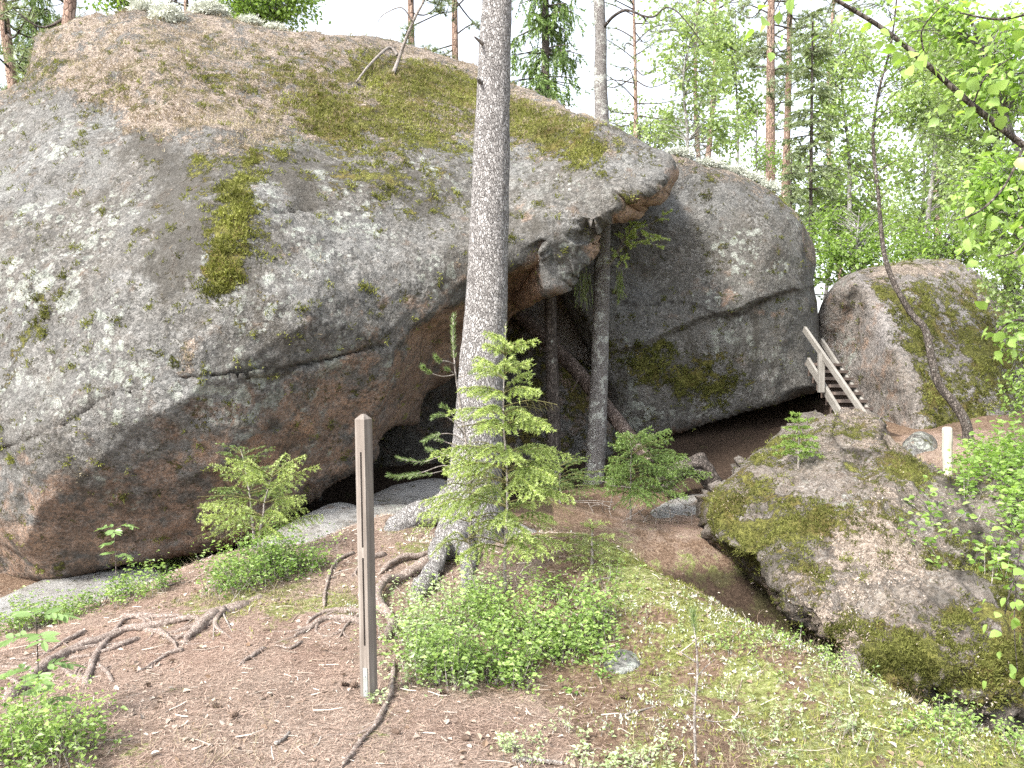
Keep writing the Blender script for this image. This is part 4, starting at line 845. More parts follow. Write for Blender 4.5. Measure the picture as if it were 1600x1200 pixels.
child(m.build('twigs', BARK_TWIG), tree2); child(nd.build('needles', NEEDLE_NEW), tree2)
# ------------------------------------------------------------------ trail post
pb = ghit(577, 1090); post = tag(empty('trail_post', (pb[0], pb[1], pb[2] - .03)), 'weathered brown wooden trail post with slots and a steel foot plate', 'post')
ph = (1090 - 641) * pb[1] / F + .03; w2 = .0262
def add_prism(m, prof, z0, z1, caps=True):
    n = len(prof); v = [(x, y, z0) for x, y in prof] + [(x, y, z1) for x, y in prof]; b = m.n
    m.add(v, [(i, (i + 1) % n, n + (i + 1) % n, n + i) for i in range(n)])
    if caps: m.add([(x, y, z) for z in (z0, z1) for x, y in prof], [(3, 2, 1, 0), (4, 5, 6, 7)]) if n == 4 else None
m = MB(); sq = [(-w2, -w2), (w2, -w2), (w2, w2), (-w2, w2)]; sw, sdp, sx = .005, .022, .004
slot = [(-w2, -w2), (sx - sw, -w2), (sx - sw, -w2 + sdp), (sx + sw, -w2 + sdp), (sx + sw, -w2), (w2, -w2), (w2, w2), (-w2, w2)]
def zpx(y): return (1090 - y) * pb[1] / F + .03
cuts = [(-.25, zpx(1005), 0), (zpx(1005), zpx(866), 1), (zpx(866), zpx(850), 0), (zpx(850), zpx(700), 1), (zpx(700), ph - .022, 0)]
for a, b, s in cuts: add_prism(m, slot if s else sq, a, b, not s)
t0 = ph - .022; rf = .006
m.add([(-w2, -w2, t0), (w2, -w2, t0), (w2, w2, t0), (-w2, w2, t0), (-rf, -rf, ph), (rf, -rf, ph), (rf, rf, ph), (-rf, rf, ph)], [(0, 1, 5, 4), (1, 2, 6, 5), (2, 3, 7, 6), (3, 0, 4, 7), (4, 5, 6, 7)])
m.build('shaft', WOOD_POST, post)
m = MB(); m.box((.006, -w2 - .0022, zpx(1062)), (.0115, 0, 0), (0, .002, 0), (0, 0, .062)); plate = m.build('foot_plate', STEEL, post)
for zz in (1052, 1074):
    m = MB(); m.tube(np.array([(.006, -w2 - .003, zpx(zz)), (.006, -w2 - .008, zpx(zz))]), [.004, .0035], 10); m.build('bolt', STEEL, plate)
post.rotation_euler = (math.radians(.3), math.radians(-.9), math.radians(-31))

# ------------------------------------------------------------------ wooden stairs
st0 = at(1340, 690, 9.5); stairs = tag(root_empty('wooden_stairs', st0), 'steep wooden stairs with grey handrail between two boulders', 'stairs')
def beam(name, a, b, wid, hgt, mat, root, upv=(0, 0, 1)):
    a, b = np.asarray(a, float), np.asarray(b, float); d = unit(b - a); s = unit(np.cross(d, upv)); u = np.cross(s, d); L = np.linalg.norm(b - a) / 2
    me = MB(); me.box((0, 0, 0), (wid / 2, 0, 0), (0, hgt / 2, 0), (0, 0, L)); o = me.build(name, mat)
    o.matrix_world = Matrix.Translation(Vector((a + b) / 2)) @ Matrix([[s[i], u[i], d[i]] for i in range(3)]).to_4x4()
    o.parent = root; o.matrix_parent_inverse = Matrix.Translation(-Vector(root.location)); return o
la, lb = at(1352, 712, 9.25), at(1262, 564, 10.75); ra, rb = at(1402, 712, 9.5), at(1306, 566, 11.0)
beam('stringer', la, lb, .035, .10, WOOD_GREY, stairs); beam('stringer', ra, rb + (rb - ra) * .28, .035, .06, WOOD_GREY, stairs)
for k in range(12):
    f = .04 + .92 * k / 11; a = la + (lb - la) * f; b = ra + (rb - ra) * f
    d = unit(np.array([b[0] - a[0], b[1] - a[1], 0])); beam('tread', a + d * .025, b - d * .01 + np.array([0, 0, a[2] - b[2]]) * .5, .20, .035, WOOD_DARK, stairs)
    c = np.array([0, .09, -.09]); beam('riser', a + d * .025 + c, b - d * .01 + c + np.array([0, 0, a[2] - b[2]]) * .5, .02, .12, WOOD_DARK, stairs)
up = np.array([0, 0, 1.0]); hr0, hr1 = at(1352, 650, 9.2), at(1257, 514, 10.7)
beam('handrail', hr0, hr1, .035, .07, WOOD_GREY, stairs)
beam('rail_post', at(1283, 613, 10.2), at(1283, 552, 10.2), .07, .05, WOOD_GREY, stairs, (0, 1, 0))
beam('rail_post', at(1347, 705, 9.15), at(1347, 645, 9.2), .06, .05, WOOD_GREY, stairs, (0, 1, 0))

# ------------------------------------------------------------------ stub post, dead branches, cones
m = MB(); sp0 = at(1482, 765, 8.0); p = np.array([at(1482, 765, 8.0), at(1481, 735, 8.0), at(1480, 700, 8.0), at(1480, 675, 8.0), at(1480, 667, 8.0)]); p = catmull(p, 5, False)
m.tube(p, np.r_[np.full(len(p) - 4, .046), .045, .042, .036, .022], 14)
o = m.build('stub_post', WOOD_STUB, None, True); me = o.data; vv = np.array([x.co for x in me.vertices]); vv += .006 * np.c_[fbm(vv, 12, 3, 1), fbm(vv, 12, 3, 2), 0 * vv[:, 0]]; me.vertices.foreach_set('co', vv.astype(np.float32).ravel())
tag(o, 'short bleached wooden stub post right of the small grey stone', 'post')
def gbp(x, y, lift=.02): p, n_ = on('great_boulder', x, y); return p + n_ * lift
m = MB(); a = gbp(625, 105, .015)
m.tube(catmull(np.array([gbp(556, 135), gbp(575, 112, .05), gbp(592, 92, .08), gbp(610, 85, .1), gbp(622, 92, .06)]), 5, False), np.linspace(.012, .022, 21), 7)
d0 = a[1]; m.tube(catmull(np.array([gbp(612, 118, .01), at(622, 95, d0 - .1), at(634, 62, d0 - .15), at(648, 28, d0 - .2), at(664, -4, d0 - .2), at(680, -60, d0 - .2)]), 5, False), np.linspace(.026, .012, 26), 7)
m.tube(catmull(np.array([at(645, 35, d0 - .2), at(628, 12, d0 - .3), at(600, 22, d0 - .4), at(590, 35, d0 - .4)]), 4, False), np.linspace(.01, .004, 13), 5)
tag(m.build('dead_branch', BARK_TWIG, None, True), 'forked dead branch lying on the great boulder\'s top', 'branch')
cone = MB(); r = np.random.default_rng(3); nrow = 7
for i in range(nrow):
    z = -.022 + .044 * i / (nrow - 1); rr = .014 * math.sin(math.pi * (.12 + .8 * i / nrow)) + .003
    for k in range(8):
        a = 6.283 * (k + .5 * (i % 2)) / 8; d = np.array([math.cos(a), math.sin(a), 0]); s = np.array([-d[1], d[0], 0]); c = np.array([0, 0, z])
        cone.add([c + d * rr * .4 - s * .004, c + d * rr * .4 + s * .004, c + d * rr * 1.15 + [0, 0, .007] + s * .003, c + d * rr * 1.15 + [0, 0, .007] - s * .003], [(0, 1, 2, 3)])
cone.tube(np.array([(0, 0, -.024), (0, 0, .022)]), [.008, .005], 8); cme = cone.mesh('pine_cone', CONE)
cone_px = [((541,1074),'small dark pine cone left of the trail post\'s foot'), ((552,1075),'pine cone closest to the trail post\'s foot'), ((694,1086),'pine cone at the bilberry bush\'s lower edge'),
           ((941,1082),'dark pine cone on pale moss below the half-buried stone'), ((977,1093),'pine cone on moss lower right of the half-buried stone'), ((729,1158),'pine cone on bare litter at the bottom edge'), ((231,1075),'pine cone left on the path below the arching root'),
           ((417,988),'pine cone near the thick root on the path'), ((365,1122),'pine cone in the middle of the open path'), ((340,1108),'pine cone upper of two on the open path'), ((1022,1057),'pine cone right of the half-buried stone'), ((620,1148),'pine cone below the trail post')]
for (px, py), lab in cone_px:
    g = ghit(px, py); o = obj('pine_cone', cme); o.location = (g[0], g[1], g[2] + .012); o.rotation_euler = (r.uniform(1.2, 1.9), r.uniform(0, .4), r.uniform(0, 6.28)); o.scale = (.8, .8, .8); tag(o, lab, 'pine cone', 'pine cones lying about')

# ------------------------------------------------------------------ exposed roots and sticks on the path
RT = [([(10,1092),(60,1056),(100,1027),(150,1006),(200,986),(260,978),(325,968)], .035, 'long pale root running along the path from the picture\'s left edge'),
      ([(134,1072),(146,1034),(170,1000),(200,970),(228,964)], .022, 'dark arching root at the left part of the path'),
      ([(190,966),(250,965),(296,964),(312,978)], .022, 'short root on top of the left root tangle'),
      ([(226,985),(254,995),(278,1014)], .02, 'short bent root in the middle of the left root tangle'),
      ([(405,932),(360,954),(325,974),(284,1008)], .045, 'thick root below the bilberry plants'),
      ([(286,1019),(250,1031),(212,1054)], .014, 'thin root below the left root tangle'),
      ([(132,989),(100,1006),(60,1030)], .018, 'thin root behind the long pale root'),
      ([(562,976),(512,969),(488,981),(454,999)], .022, 'pale root ending left of the trail post'),
      ([(552,866),(526,880),(512,910),(505,952)], .016, 'root climbing the slope left of the trail post'),
      ([(414,1014),(398,1026),(366,1046)], .013, 'short stick-like root in the middle of the path'),
      ([(605,800),(550,816),(490,834),(430,856),(385,871)], .022, 'long root along the rock slab\'s edge'),
      ([(616,1040),(610,1085),(590,1130),(560,1166),(532,1204)], .017, 'pale root running down beside the trail post to the bottom'),
      ([(575,952),(548,972),(528,1000)], .012, 'thin root just left of the trail post'),
      ([(215,1000),(160,1021),(100,1032)], .018, 'thin root running parallel below the long pale root'),
      ([(334,972),(300,992),(268,1004)], .016, 'small root crossing between the thick root and the tangle'),
      ([(176,1068),(166,1050),(150,1038)], .014, 'short root beside the dark arching root\'s end'),
      ([(566,960),(530,957),(500,962),(478,978)], .017, 'upper of two pale roots left of the trail post'),
      ([(472,1006),(452,1016),(428,1010)], .011, 'tiny root loop in the middle of the path'),
      ([(600,868),(570,880),(545,905)], .02, 'root end on the slope between post and pine'),
      ([(130,1062),(105,1052),(92,1046)], .02, 'short reddish root end at the left of the path')]
for k, (px, rr, lab) in enumerate(RT): ground_root('exposed_root', px, rr * .95, lab, None, .38, 200 + k)
ST = [([(344,950),(352,968),(363,990)], .007, 'short pale stick leaning on the thick root'), ([(336,962),(333,1002)], .006, 'thin upright twig beside the thick root'), ([(158,908),(174,920),(190,926)], .008, 'dark stick at the edge of the bilberry strip'), ([(430,1166),(444,1158),(452,1148)], .009, 'short brown stick on the open path'),
      ([(800,1192),(840,1194),(880,1198)], .012, 'reddish stick at the bottom edge'), ([(905,925),(930,910),(955,905)], .009, 'pale twig on the slope right of the spruce'), ([(975,1120),(1010,1110),(1025,1106)], .006, 'thin twig on moss below the half-buried stone'), ([(248,920),(275,914)], .008, 'dark twig on the slope above the root tangle')]
for px, rr, lab in ST:
    g = np.array([ghit(x, y) for x, y in px]); g[:, 2] += rr * 1.2; g = catmull(g, 5, False) if len(g) > 2 else resample(g, 6); m = MB(); m.tube(g, np.linspace(rr, rr * .5, len(g)), 6)
    tag(m.build('fallen_twig', BARK_TWIG, None, True), lab, 'twig', 'fallen twigs')
# ------------------------------------------------------------------ low plants on the ground
def ground_pts(cx, cy, rx, ry, n, r, ang=0, pw=.75):
    rx, ry = rx * 1.22, ry * 1.22
    a = r.random(n) * 6.283; d = r.random(n) ** pw; x, y = np.cos(a) * d * rx, np.sin(a) * d * ry; c, s = math.cos(ang), math.sin(ang)
    x, y = cx + x * c - y * s, cy + x * s + y * c; return np.stack([x, y, gzf(x, y)], -1), d
def bush(name, label, spots, mat, seed, hgt=.2, leaf=.02, nleaf=12, group='low shrubs on the forest floor', hexa=False, tint=.5, cat='shrub', base_pts=None):
    """spots: (px, py, rx, ry, stems[, angle]) ; each stem carries small leaves"""
    r = np.random.default_rng(seed); SP = []; HH = []
    for s in spots:
        g = ghit(s[0], s[1]); P, d = ground_pts(g[0], g[1], s[2], s[3], s[4], r, s[5] if len(s) > 5 else 0); SP.append(P); cl_ = fbm(np.c_[P[:, :2], 0 * P[:, 2]], 6.0, 3, seed); ok = (r.random(len(P)) < .62 + 1.9 * cl_) ; P, d, cl_ = P[ok], d[ok], cl_[ok]; SP[-1] = P; HH.append(hgt * (1.15 - .6 * d + 1.3 * cl_) * r.uniform(.45, 1.45, len(P)))
    P = np.concatenate(SP) if base_pts is None else base_pts; H = np.concatenate(HH) if base_pts is None else hgt * r.uniform(.5, 1.3, len(P)); n = len(P)
    root = tag(root_empty(name, P.mean(0)), label, cat, group)
    H = np.clip(H, .03, None); lean = r.normal(size=(n, 3)) * np.array([.45, .45, 0]) + np.array([0, 0, 1]); lean = unit(lean) * H[:, None]
    # stems as thin three-sided blades
    s_ = unit(np.cross(lean, r.normal(size=(n, 3)))) * .0024; v = np.stack([P - s_, P + s_, P + lean], 1).reshape(-1, 3)
    child(obj('stems', mesh_np('stems', v, np.arange(len(v)).reshape(-1, 3), BARK_TWIG)), root)
    k = nleaf; f = r.uniform(.3, 1.0, (n, k)); base_ = P[:, None] + lean[:, None] * f[..., None] + r.normal(size=(n, k, 3)) * .022 * (hgt / .2)
    base_ = base_.reshape(-1, 3); az = r.random(len(base_)) * 6.283; A = np.stack([np.cos(az), np.sin(az), r.uniform(-.3, .6, len(az))], -1); Nn = unit(r.normal(size=A.shape) * .55 + np.array([0, 0, 1]))
    L = leaf * r.uniform(.4, 1.4, len(base_)); T = np.clip(np.repeat(np.clip(r.normal(tint, .27, n), 0, 1), k) + .35 * (f.ravel() - .6) + r.normal(0, .18, len(base_)), 0, 1)
    if hexa: v, fc = leaf_hex(base_, A, Nn, L, L * .7); tt = np.repeat(T, 6)
    else: v, fc = leaf_quads(base_, A, Nn, L, L * .62); tt = np.repeat(T, 4)
    child(obj('leaves', mesh_np('leaves', v, fc, mat, False, {'tint': tt})), root); return root
bush('bilberry_bush', 'large bright green bilberry bush in front of the young spruce', [(790,1020,.44,.42,620), (850,985,.32,.32,360), (730,1060,.3,.25,260), (800,1075,.25,.2,180), (880,1035,.26,.25,240)], LEAF_BUSH, 301, .22, .027, 12, tint=.55)
bush('lingonberry_bush', 'pale silvery-green lingonberry plants left of the large bilberry bush', [(690,960,.28,.3,170), (660,1010,.22,.3,130), (740,940,.25,.2,110), (680,1070,.2,.2,90)], LEAF_LIGHT, 302, .14, .022, 9, tint=.6)
bush('bilberry_bush', 'green bilberry bush below the small wide spruce', [(425,902,.34,.16,190,.3), (375,925,.2,.14,90), (460,890,.2,.13,80)], LEAF_BUSH, 303, .19, .024, 13, tint=.36)
bush('bilberry_bush', 'narrow strip of bilberry along the great boulder\'s foot', [(20,992,.5,.12,260,.2), (110,966,.45,.12,230,.3), (190,935,.35,.12,200,.4), (250,900,.35,.14,260,.4), (290,880,.25,.14,180,.4)], LEAF_BUSH, 304, .15, .022, 11, tint=.4)
bush('bilberry_bush', 'near bilberry bush in the lower left corner', [(10,1192,.28,.2,170), (75,1200,.2,.16,100), (0,1155,.16,.18,70)], LEAF_BUSH, 305, .17, .021, 14, tint=.6)
bush('bilberry_bush', 'small green sprigs between the cave slab and the pine root', [(612,795,.12,.1,40), (640,785,.12,.1,30)], LEAF_BUSH, 306, .14, .022, 9, tint=.4)
bush('bilberry_bush', 'small sprigs along the slab edge left of the trail post', [(520,832,.25,.08,60,.2), (470,850,.2,.08,40)], LEAF_BUSH, 307, .09, .02, 7, tint=.6)
bush('bilberry_bush', 'bilberry sprigs in the lower right corner', [(1540,1165,.3,.18,170), (1590,1180,.2,.15,100), (1490,1150,.15,.1,50)], LEAF_BUSH, 308, .11, .019, 10, tint=.6)
bush('bilberry_bush', 'low sprigs on the crest above the crevice', [(1230,1020,.22,.16,70), (1180,1000,.2,.16,60), (1300,1050,.2,.12,50)], LEAF_BUSH, 309, .08, .016, 8, tint=.65)
bush('bilberry_bush', 'pale sprigs at the bottom edge right of centre', [(900,1170,.25,.2,120), (960,1185,.2,.15,90), (850,1190,.15,.12,50)], LEAF_LIGHT, 310, .08, .018, 8, tint=.7)
bush('bilberry_bush', 'thin sprigs on the slope right of the large bilberry bush', [(935,960,.14,.2,50), (960,925,.14,.15,40), (905,940,.15,.15,50)], LEAF_BUSH, 311, .12, .018, 8, tint=.35)
bush('bilberry_bush', 'small sprout at the trail post\'s foot', [(583,1102,.05,.04,16)], LEAF_LIGHT, 312, .07, .018, 8, tint=.5)
bush('bilberry_bush', 'tiny bright sprig standing alone at the bottom centre', [(757,1186,.025,.025,10)], LEAF_BUSH, 313, .1, .018, 10, tint=.8)
bush('bilberry_bush', 'scattered sprigs on the sunlit moss of the lower right slope', [(1180,1120,.5,.4,170), (1330,1150,.45,.3,150), (1060,1170,.3,.25,80), (1010,960,.25,.3,50)], LEAF_LIGHT, 314, .055, .015, 6, tint=.55)

# rowan seedlings: whorled compound leaves of separate leaflets
def leaflet_mesh(name, mat, L=1.0, W=.38, seed=0):
    n = 5; r = np.random.default_rng(seed); xs = np.linspace(0, 1, n); wd = W * np.sin(np.pi * np.clip(xs * .92 + .06, 0, 1)) ** .8 * .5; wd[-1] = .01
    v = [(x * L, 0, -.06 * x * x) for x in xs] + [(x * L, a, .05 * a / W - .06 * x * x + .03) for x, a in zip(xs, wd)] + [(x * L, -a, .05 * a / W - .06 * x * x + .03) for x, a in zip(xs, wd)]
    f = [(i, i + 1, n + i + 1, n + i) for i in range(n - 1)] + [(i, 2 * n + i, 2 * n + i + 1, i + 1) for i in range(n - 1)]
    return mesh_np(name, v, f, mat, False, {'tint': np.full(3 * n, .35 + .5 * r.random())})
RL = [leaflet_mesh('leaf', LEAF_ROWAN, seed=k) for k in range(3)]
def place(me, name, p, d, nrm, size, root):
    o = obj(name, me); d = Vector(d).normalized(); nrm = Vector(nrm); y = nrm.cross(d).normalized(); z = d.cross(y)
    M = Matrix([[d[i] * size, y[i] * size, z[i] * size, p[i]] for i in range(3)] + [[0, 0, 0, 1]]); o.parent = root; o.matrix_parent_inverse = Matrix.Translation(-Vector(root.location)); o.matrix_basis = M; return o
def rowan(label, stem_px, d, fronds, seed, lsize):
    r = np.random.default_rng(seed); P = catmull(np.array([at(x, y, d) for x, y in stem_px]), 5, False); root = tag(root_empty('rowan_seedling', P[0]), label, 'seedling', 'rowan seedlings')
    m = MB(); m.tube(P, np.linspace(.004, .002, len(P)), 6)
    for s, az, L in fronds:
        o, _, _ = along(P, [s]); o = o[0]; dr = np.array([math.cos(az), math.sin(az), 0]); fp = catmull(np.array([o, o + dr * L * .5 + [0, 0, L * .22], o + dr * L + [0, 0, L * .1]]), 4, False); m.tube(fp, np.linspace(.0016, .0009, len(fp)), 4)
        for k in range(4):
            q_, td, _ = along(fp, [.35 + .2 * k]); side = unit(np.cross(td[0], [0, 0, 1]))
            for sg in (-1, 1): place(RL[r.integers(3)], 'leaf', q_[0], unit(side * sg + td[0] * .45 + np.array([0, 0, r.normal() * .1])), (r.normal() * .2, -.45 + r.normal() * .2, 1), lsize * r.uniform(.8, 1.1), root)
        place(RL[0], 'leaf', fp[-1], unit(fp[-1] - fp[-2]), (0, 0, 1), lsize, root)
    child(m.build('stem', BARK_DARK, None, True), root)
rowan('pale rowan seedling with three tiers of leaves at the left of the path', [(64,1185),(66,1110),(60,1050),(57,965)], 3.35, [(.98, .3, .1), (.97, 2.4, .12), (.86, 5.4, .11), (.84, 3.6, .11), (.62, .4, .11), (.6, 3.3, .11), (.58, 5.2, .1), (.42, 2.2, .09), (.4, 6.0, .09)], 401, .066)
rowan('small rowan seedling standing against the great boulder\'s shadowed foot', [(181,900),(181,870),(179,845),(183,824)], 6.0, [(.98, .3, .09), (.95, 3.2, .1), (.9, 5.0, .1), (.62, 3.0, .07), (.4, 2.6, .1), (.38, 5.9, .1)], 402, .062)

# ------------------------------------------------------------------ litter, moss and lichen on the ground
def rnd_xy(n, r, x0, x1, y0, y1): return r.uniform(x0, x1, n), r.uniform(y0, y1, n)
def gattr(arr, x, y):
    i = np.clip(np.searchsorted(gy, y) - 1, 0, ni - 1); j = np.clip(np.searchsorted(gx, x) - 1, 0, nj - 1); return arr.reshape(ni, nj)[i, j]
def keep_view(x, y, margin=40):
    px, py = world_to_px(np.stack([x, y, gzf(x, y)], -1)); return (px > -margin) & (px < 1600 + margin) & (py < 1200 + margin)
r = np.random.default_rng(71)
x, y = rnd_xy(170000, r, -4.6, 4.6, 2.6, 7.2); k = keep_view(x, y) & (r.random(len(x)) < np.clip(.08 + gattr(g_path, x, y), 0, 1) * np.clip(4.2 / y, .3, 1.3)); x, y = x[k], y[k]; n = len(x)
P = np.stack([x, y, gzf(x, y) + r.uniform(.001, .008, n)], -1); az = r.random(n) * 6.283; D = np.stack([np.cos(az), np.sin(az), r.normal(0, .12, n)], -1); L = r.uniform(.018, .05, n)[:, None]; S = unit(np.cross(D, np.array([0, 0, 1.0]))) * .0010
v = np.stack([P - S, P + S, P + D * L + S * .6, P + D * L - S * .6], 1).reshape(-1, 3)
tag(obj('needle_litter', mesh_np('needle_litter', v, np.arange(len(v)).reshape(-1, 4), LITTER, False, {'tint': np.repeat(np.clip(r.normal(.5, .27, n), 0, 1), 4)})), 'red-brown fallen pine needles covering the trodden path', 'litter', kind='stuff')
x, y = rnd_xy(26000, r, -4.6, 4.6, 2.6, 7.4); cl = fbm(np.c_[x, y, 0 * x], 1.5, 3, 88); k = keep_view(x, y) & (r.random(len(x)) < .12 + .9 * np.clip(cl + .1, 0, 1) + .25 * gattr(g_moss, x, y)); x, y = x[k], y[k]; n = len(x)
P = np.stack([x, y, gzf(x, y) + .004], -1); az = r.random(n) * 6.283; A = np.stack([np.cos(az), np.sin(az), r.normal(.1, .25, n)], -1); Nn = unit(r.normal(size=(n, 3)) * .5 + np.array([0, 0, 1])); L = .007 + .034 * r.random(n) ** 2.2
v, f = leaf_hex(P, A, Nn, L, L * .7, .3)
tag(obj('dry_leaves', mesh_np('dry_leaves', v, f, DRYLEAF, False, {'tint': np.repeat(np.clip(r.beta(1.2, 2.2, n), 0, 1), 6)})), 'small pale dry leaves scattered over the forest floor', 'leaves', kind='stuff')
def tufts(P, Nn, n_each, L, wid, r, spread=.02):
    P = np.repeat(P, n_each, 0); Nn = np.repeat(Nn, n_each, 0); m = len(P); P = P + r.normal(size=(m, 3)) * spread * .5; D = unit(Nn + r.normal(size=(m, 3)) * .6); S = unit(np.cross(D, r.normal(size=(m, 3)))) * wid / 2; l = (L * r.uniform(.5, 1.2, m))[:, None]
    v = np.stack([P - S, P + S, P + D * l], 1).reshape(-1, 3); return v, np.arange(len(v)).reshape(-1, 3), m
x, y = rnd_xy(60000, r, -2.5, 4.6, 2.6, 7.2); cl = fbm(np.c_[x, y, 0 * x], 2.6, 3, 188); k = keep_view(x, y) & (r.random(len(x)) < np.clip(gattr(g_moss, x, y) * (.75 + 1.6 * cl), 0, 1)); x, y = x[k], y[k]
P = np.stack([x, y, gzf(x, y) - .003], -1); v, f, n = tufts(P, np.tile([0, 0, 1.0], (len(P), 1)), 5, .022, .006, r, .02)
tt = np.clip(np.repeat(.5 + .7 * fbm(np.c_[x, y, 0 * x], 1.3, 3, 190), 5) + r.normal(0, .18, n), 0, 1)
tag(obj('ground_moss', mesh_np('ground_moss', v, f, MOSS, False, {'tint': np.repeat(tt, 3)})), 'yellow-green moss on the sunlit slope above the crevice', 'moss', kind='stuff')
x, y = rnd_xy(16000, r, -1.0, 4.6, 2.6, 6.6); cl = fbm(np.c_[x, y, 0 * x], 1.9, 3, 288); k = keep_view(x, y) & (r.random(len(x)) < np.clip(gattr(g_moss, x, y) * (1.8 * cl + .1), 0, 1)); x, y = x[k], y[k]
P = np.stack([x, y, gzf(x, y)], -1); v, f, n = tufts(P, np.tile([0, 0, 1.0], (len(P), 1)), 9, .016, .007, r, .022)
tag(obj('ground_lichen', mesh_np('ground_lichen', v, f, LICHEN, False, {'tint': np.repeat(np.clip(r.normal(.7, .25, n), 0, 1), 3)})), 'pale lichen crumbs among the moss of the slope', 'lichen', kind='stuff')
x, y = rnd_xy(5200, r, -3.5, 4.6, 2.7, 7.0); cl = fbm(np.c_[x, y, 0 * x], 1.2, 3, 388); k = keep_view(x, y) & (r.random(len(x)) < np.clip((.25 + gattr(g_moss, x, y)) * (1.7 * cl + .12), 0, 1)); x, y = x[k], y[k]
P = np.stack([x, y, gzf(x, y)], -1); v, f, n = tufts(P, np.tile([0, 0, 1.0], (len(P), 1)), 10, .085, .0022, r, .03)
tag(obj('dry_grass', mesh_np('dry_grass', v, f, GRASS, False, {'tint': np.repeat(np.clip(r.normal(.5, .25, n), 0, 1), 3)})), 'thin dry grass blades on the slope', 'grass', kind='stuff')

# small broken twigs and bark flakes lying in the litter
r = np.random.default_rng(72); m = MB(); x, y = rnd_xy(2600, r, -4.6, 4.6, 2.7, 7.2); k = keep_view(x, y); x, y = x[k], y[k]
for a, b in zip(x, y):
    az = r.random() * 6.283; L = .03 + .12 * r.random() ** 3; d = np.array([math.cos(az), math.sin(az), 0]) * L; e = np.array([a, b, 0]) + d; p0 = np.array([a, b, gzf(a, b)[0] + .005]); p1 = np.array([e[0], e[1], gzf(e[0], e[1])[0] + .004 + .01 * r.random()]); mdl = (p0 + p1) / 2 + r.normal(size=3) * .08 * L * np.array([1, 1, .3]); m.tube(np.array([p0, mdl, p1]), np.array([1, .8, .5]) * r.uniform(.0012, .0035), 3, float(r.random()))
tag(m.build('twig_litter', DRYLEAF), 'small broken twigs lying in the needle litter', 'twigs', kind='stuff')
# moss and duff standing off the boulders
def rock_cover(rock, key, name, mat, n, r, thr=.45, L=.022, wid=.007, each=5, sc=9.0, noise_k=1.1, tint=.5, q_ok=None):
    s = SURF[rock]; w_ = np.clip(s['a'][key] + noise_k * fbm(s['p'], sc, 4, 501) - thr, 0, .3)
    if q_ok is not None: w_ = w_ * q_ok(s['q'])
    if w_.sum() <= 0: return
    i = r.choice(len(w_), n, p=w_ / w_.sum()); P = s['p'][i] + r.normal(size=(n, 3)) * .012; Nn = unit(s['n'][i] + np.array([0, 0, .5]))
    v, f, m_ = tufts(P - Nn * .003, Nn, each, L, wid, r, .02); tt = np.clip(np.repeat(tint + .7 * fbm(P, 2.5, 3, 505), each) + r.normal(0, .15, m_), 0, 1)
    o = obj(name, mesh_np(name, v, f, mat, False, {'tint': np.repeat(tt, 3)}), bpy.data.objects[rock]); o['kind'] = 'stuff'
r = np.random.default_rng(81)
rock_cover('great_boulder', 'moss', 'moss', MOSS, 15000, r, .42, .035, .011, 4)
rock_cover('great_boulder', 'duff', 'dry_duff', GRASS, 9000, r, .42, .05, .006, 3, 6, .8, .45)
rock_cover('leaning_boulder', 'moss', 'moss', MOSS, 2500, r, .42, .035, .013, 4, tint=.3)
rock_cover('slanting_boulder', 'moss', 'moss', MOSS, 3500, r, .42, .04, .014, 4, tint=.35)
rock_cover('mossy_boulder', 'moss', 'moss', MOSS, 11000, r, .42, .026, .008, 5, tint=.25)
rock_cover('mossy_boulder', 'duff', 'dry_duff', DRYLEAF, 5000, r, .4, .018, .008, 2, 6, .8, .4)

# reindeer-lichen cushions on the crests
def cushion(rock, px, py, rx, rz, label, seed):
    p, n_ = on(rock, px, py); r = np.random.default_rng(seed); m_ = 2200; d = unit(r.normal(size=(m_, 3))); d[:, 2] = np.where(d[:, 2] < -.5, -d[:, 2], d[:, 2]); P = p + d * np.array([rx, rx * .8, rz]) * (.72 + .6 * fbm(d, 2.6, 4, seed)[:, None])
    root = tag(root_empty('lichen_cushion', p), label, 'lichen', 'reindeer lichen cushions on the crests')
    u = np.linspace(0, 6.283, 20, endpoint=False); rows = np.linspace(-1, 1, 11); V_ = np.array([p + np.array([rx * .62 * math.cos(a) * math.cos(b * 1.5), rx * .5 * math.sin(a) * math.cos(b * 1.5), rz * .6 * math.sin(b * 1.5)]) for b in rows for a in u]); V_ += .16 * rx * np.c_[fbm(V_, 7, 3, 1), fbm(V_, 7, 3, 2), fbm(V_, 7, 3, 3)]
    f = [(a * 20 + b, a * 20 + (b + 1) % 20, (a + 1) * 20 + (b + 1) % 20, (a + 1) * 20 + b) for a in range(10) for b in range(20)]
    child(obj('cushion', mesh_np('cushion', V_, np.array(f), LICHEN, True, {'tint': np.full(len(V_), .75)})), root)
    v, f, k = tufts(P - d * .05, d, 4, .055, .013, r, .06); o = child(obj('foliage', mesh_np('foliage', v, f, LICHEN, False, {'tint': np.repeat(np.clip(r.normal(.8, .2, k), 0, 1), 3)})), root)
cushion('great_boulder', 262, 42, .26, .16, 'big pale lichen cushion on the great boulder\'s crest', 1)
cushion('great_boulder', 232, 30, .24, .12, 'pale lichen mound left of the big cushion on the crest', 2)
cushion('great_boulder', 330, 38, .28, .12, 'grey-green lichen mound right of the big cushion', 3)
cushion('great_boulder', 390, 47, .16, .08, 'small lichen cushion on the crest above the moss streak', 4)
cushion('great_boulder', 430, 50, .16, .06, 'low lichen cushion, last one along the great boulder\'s crest', 5)
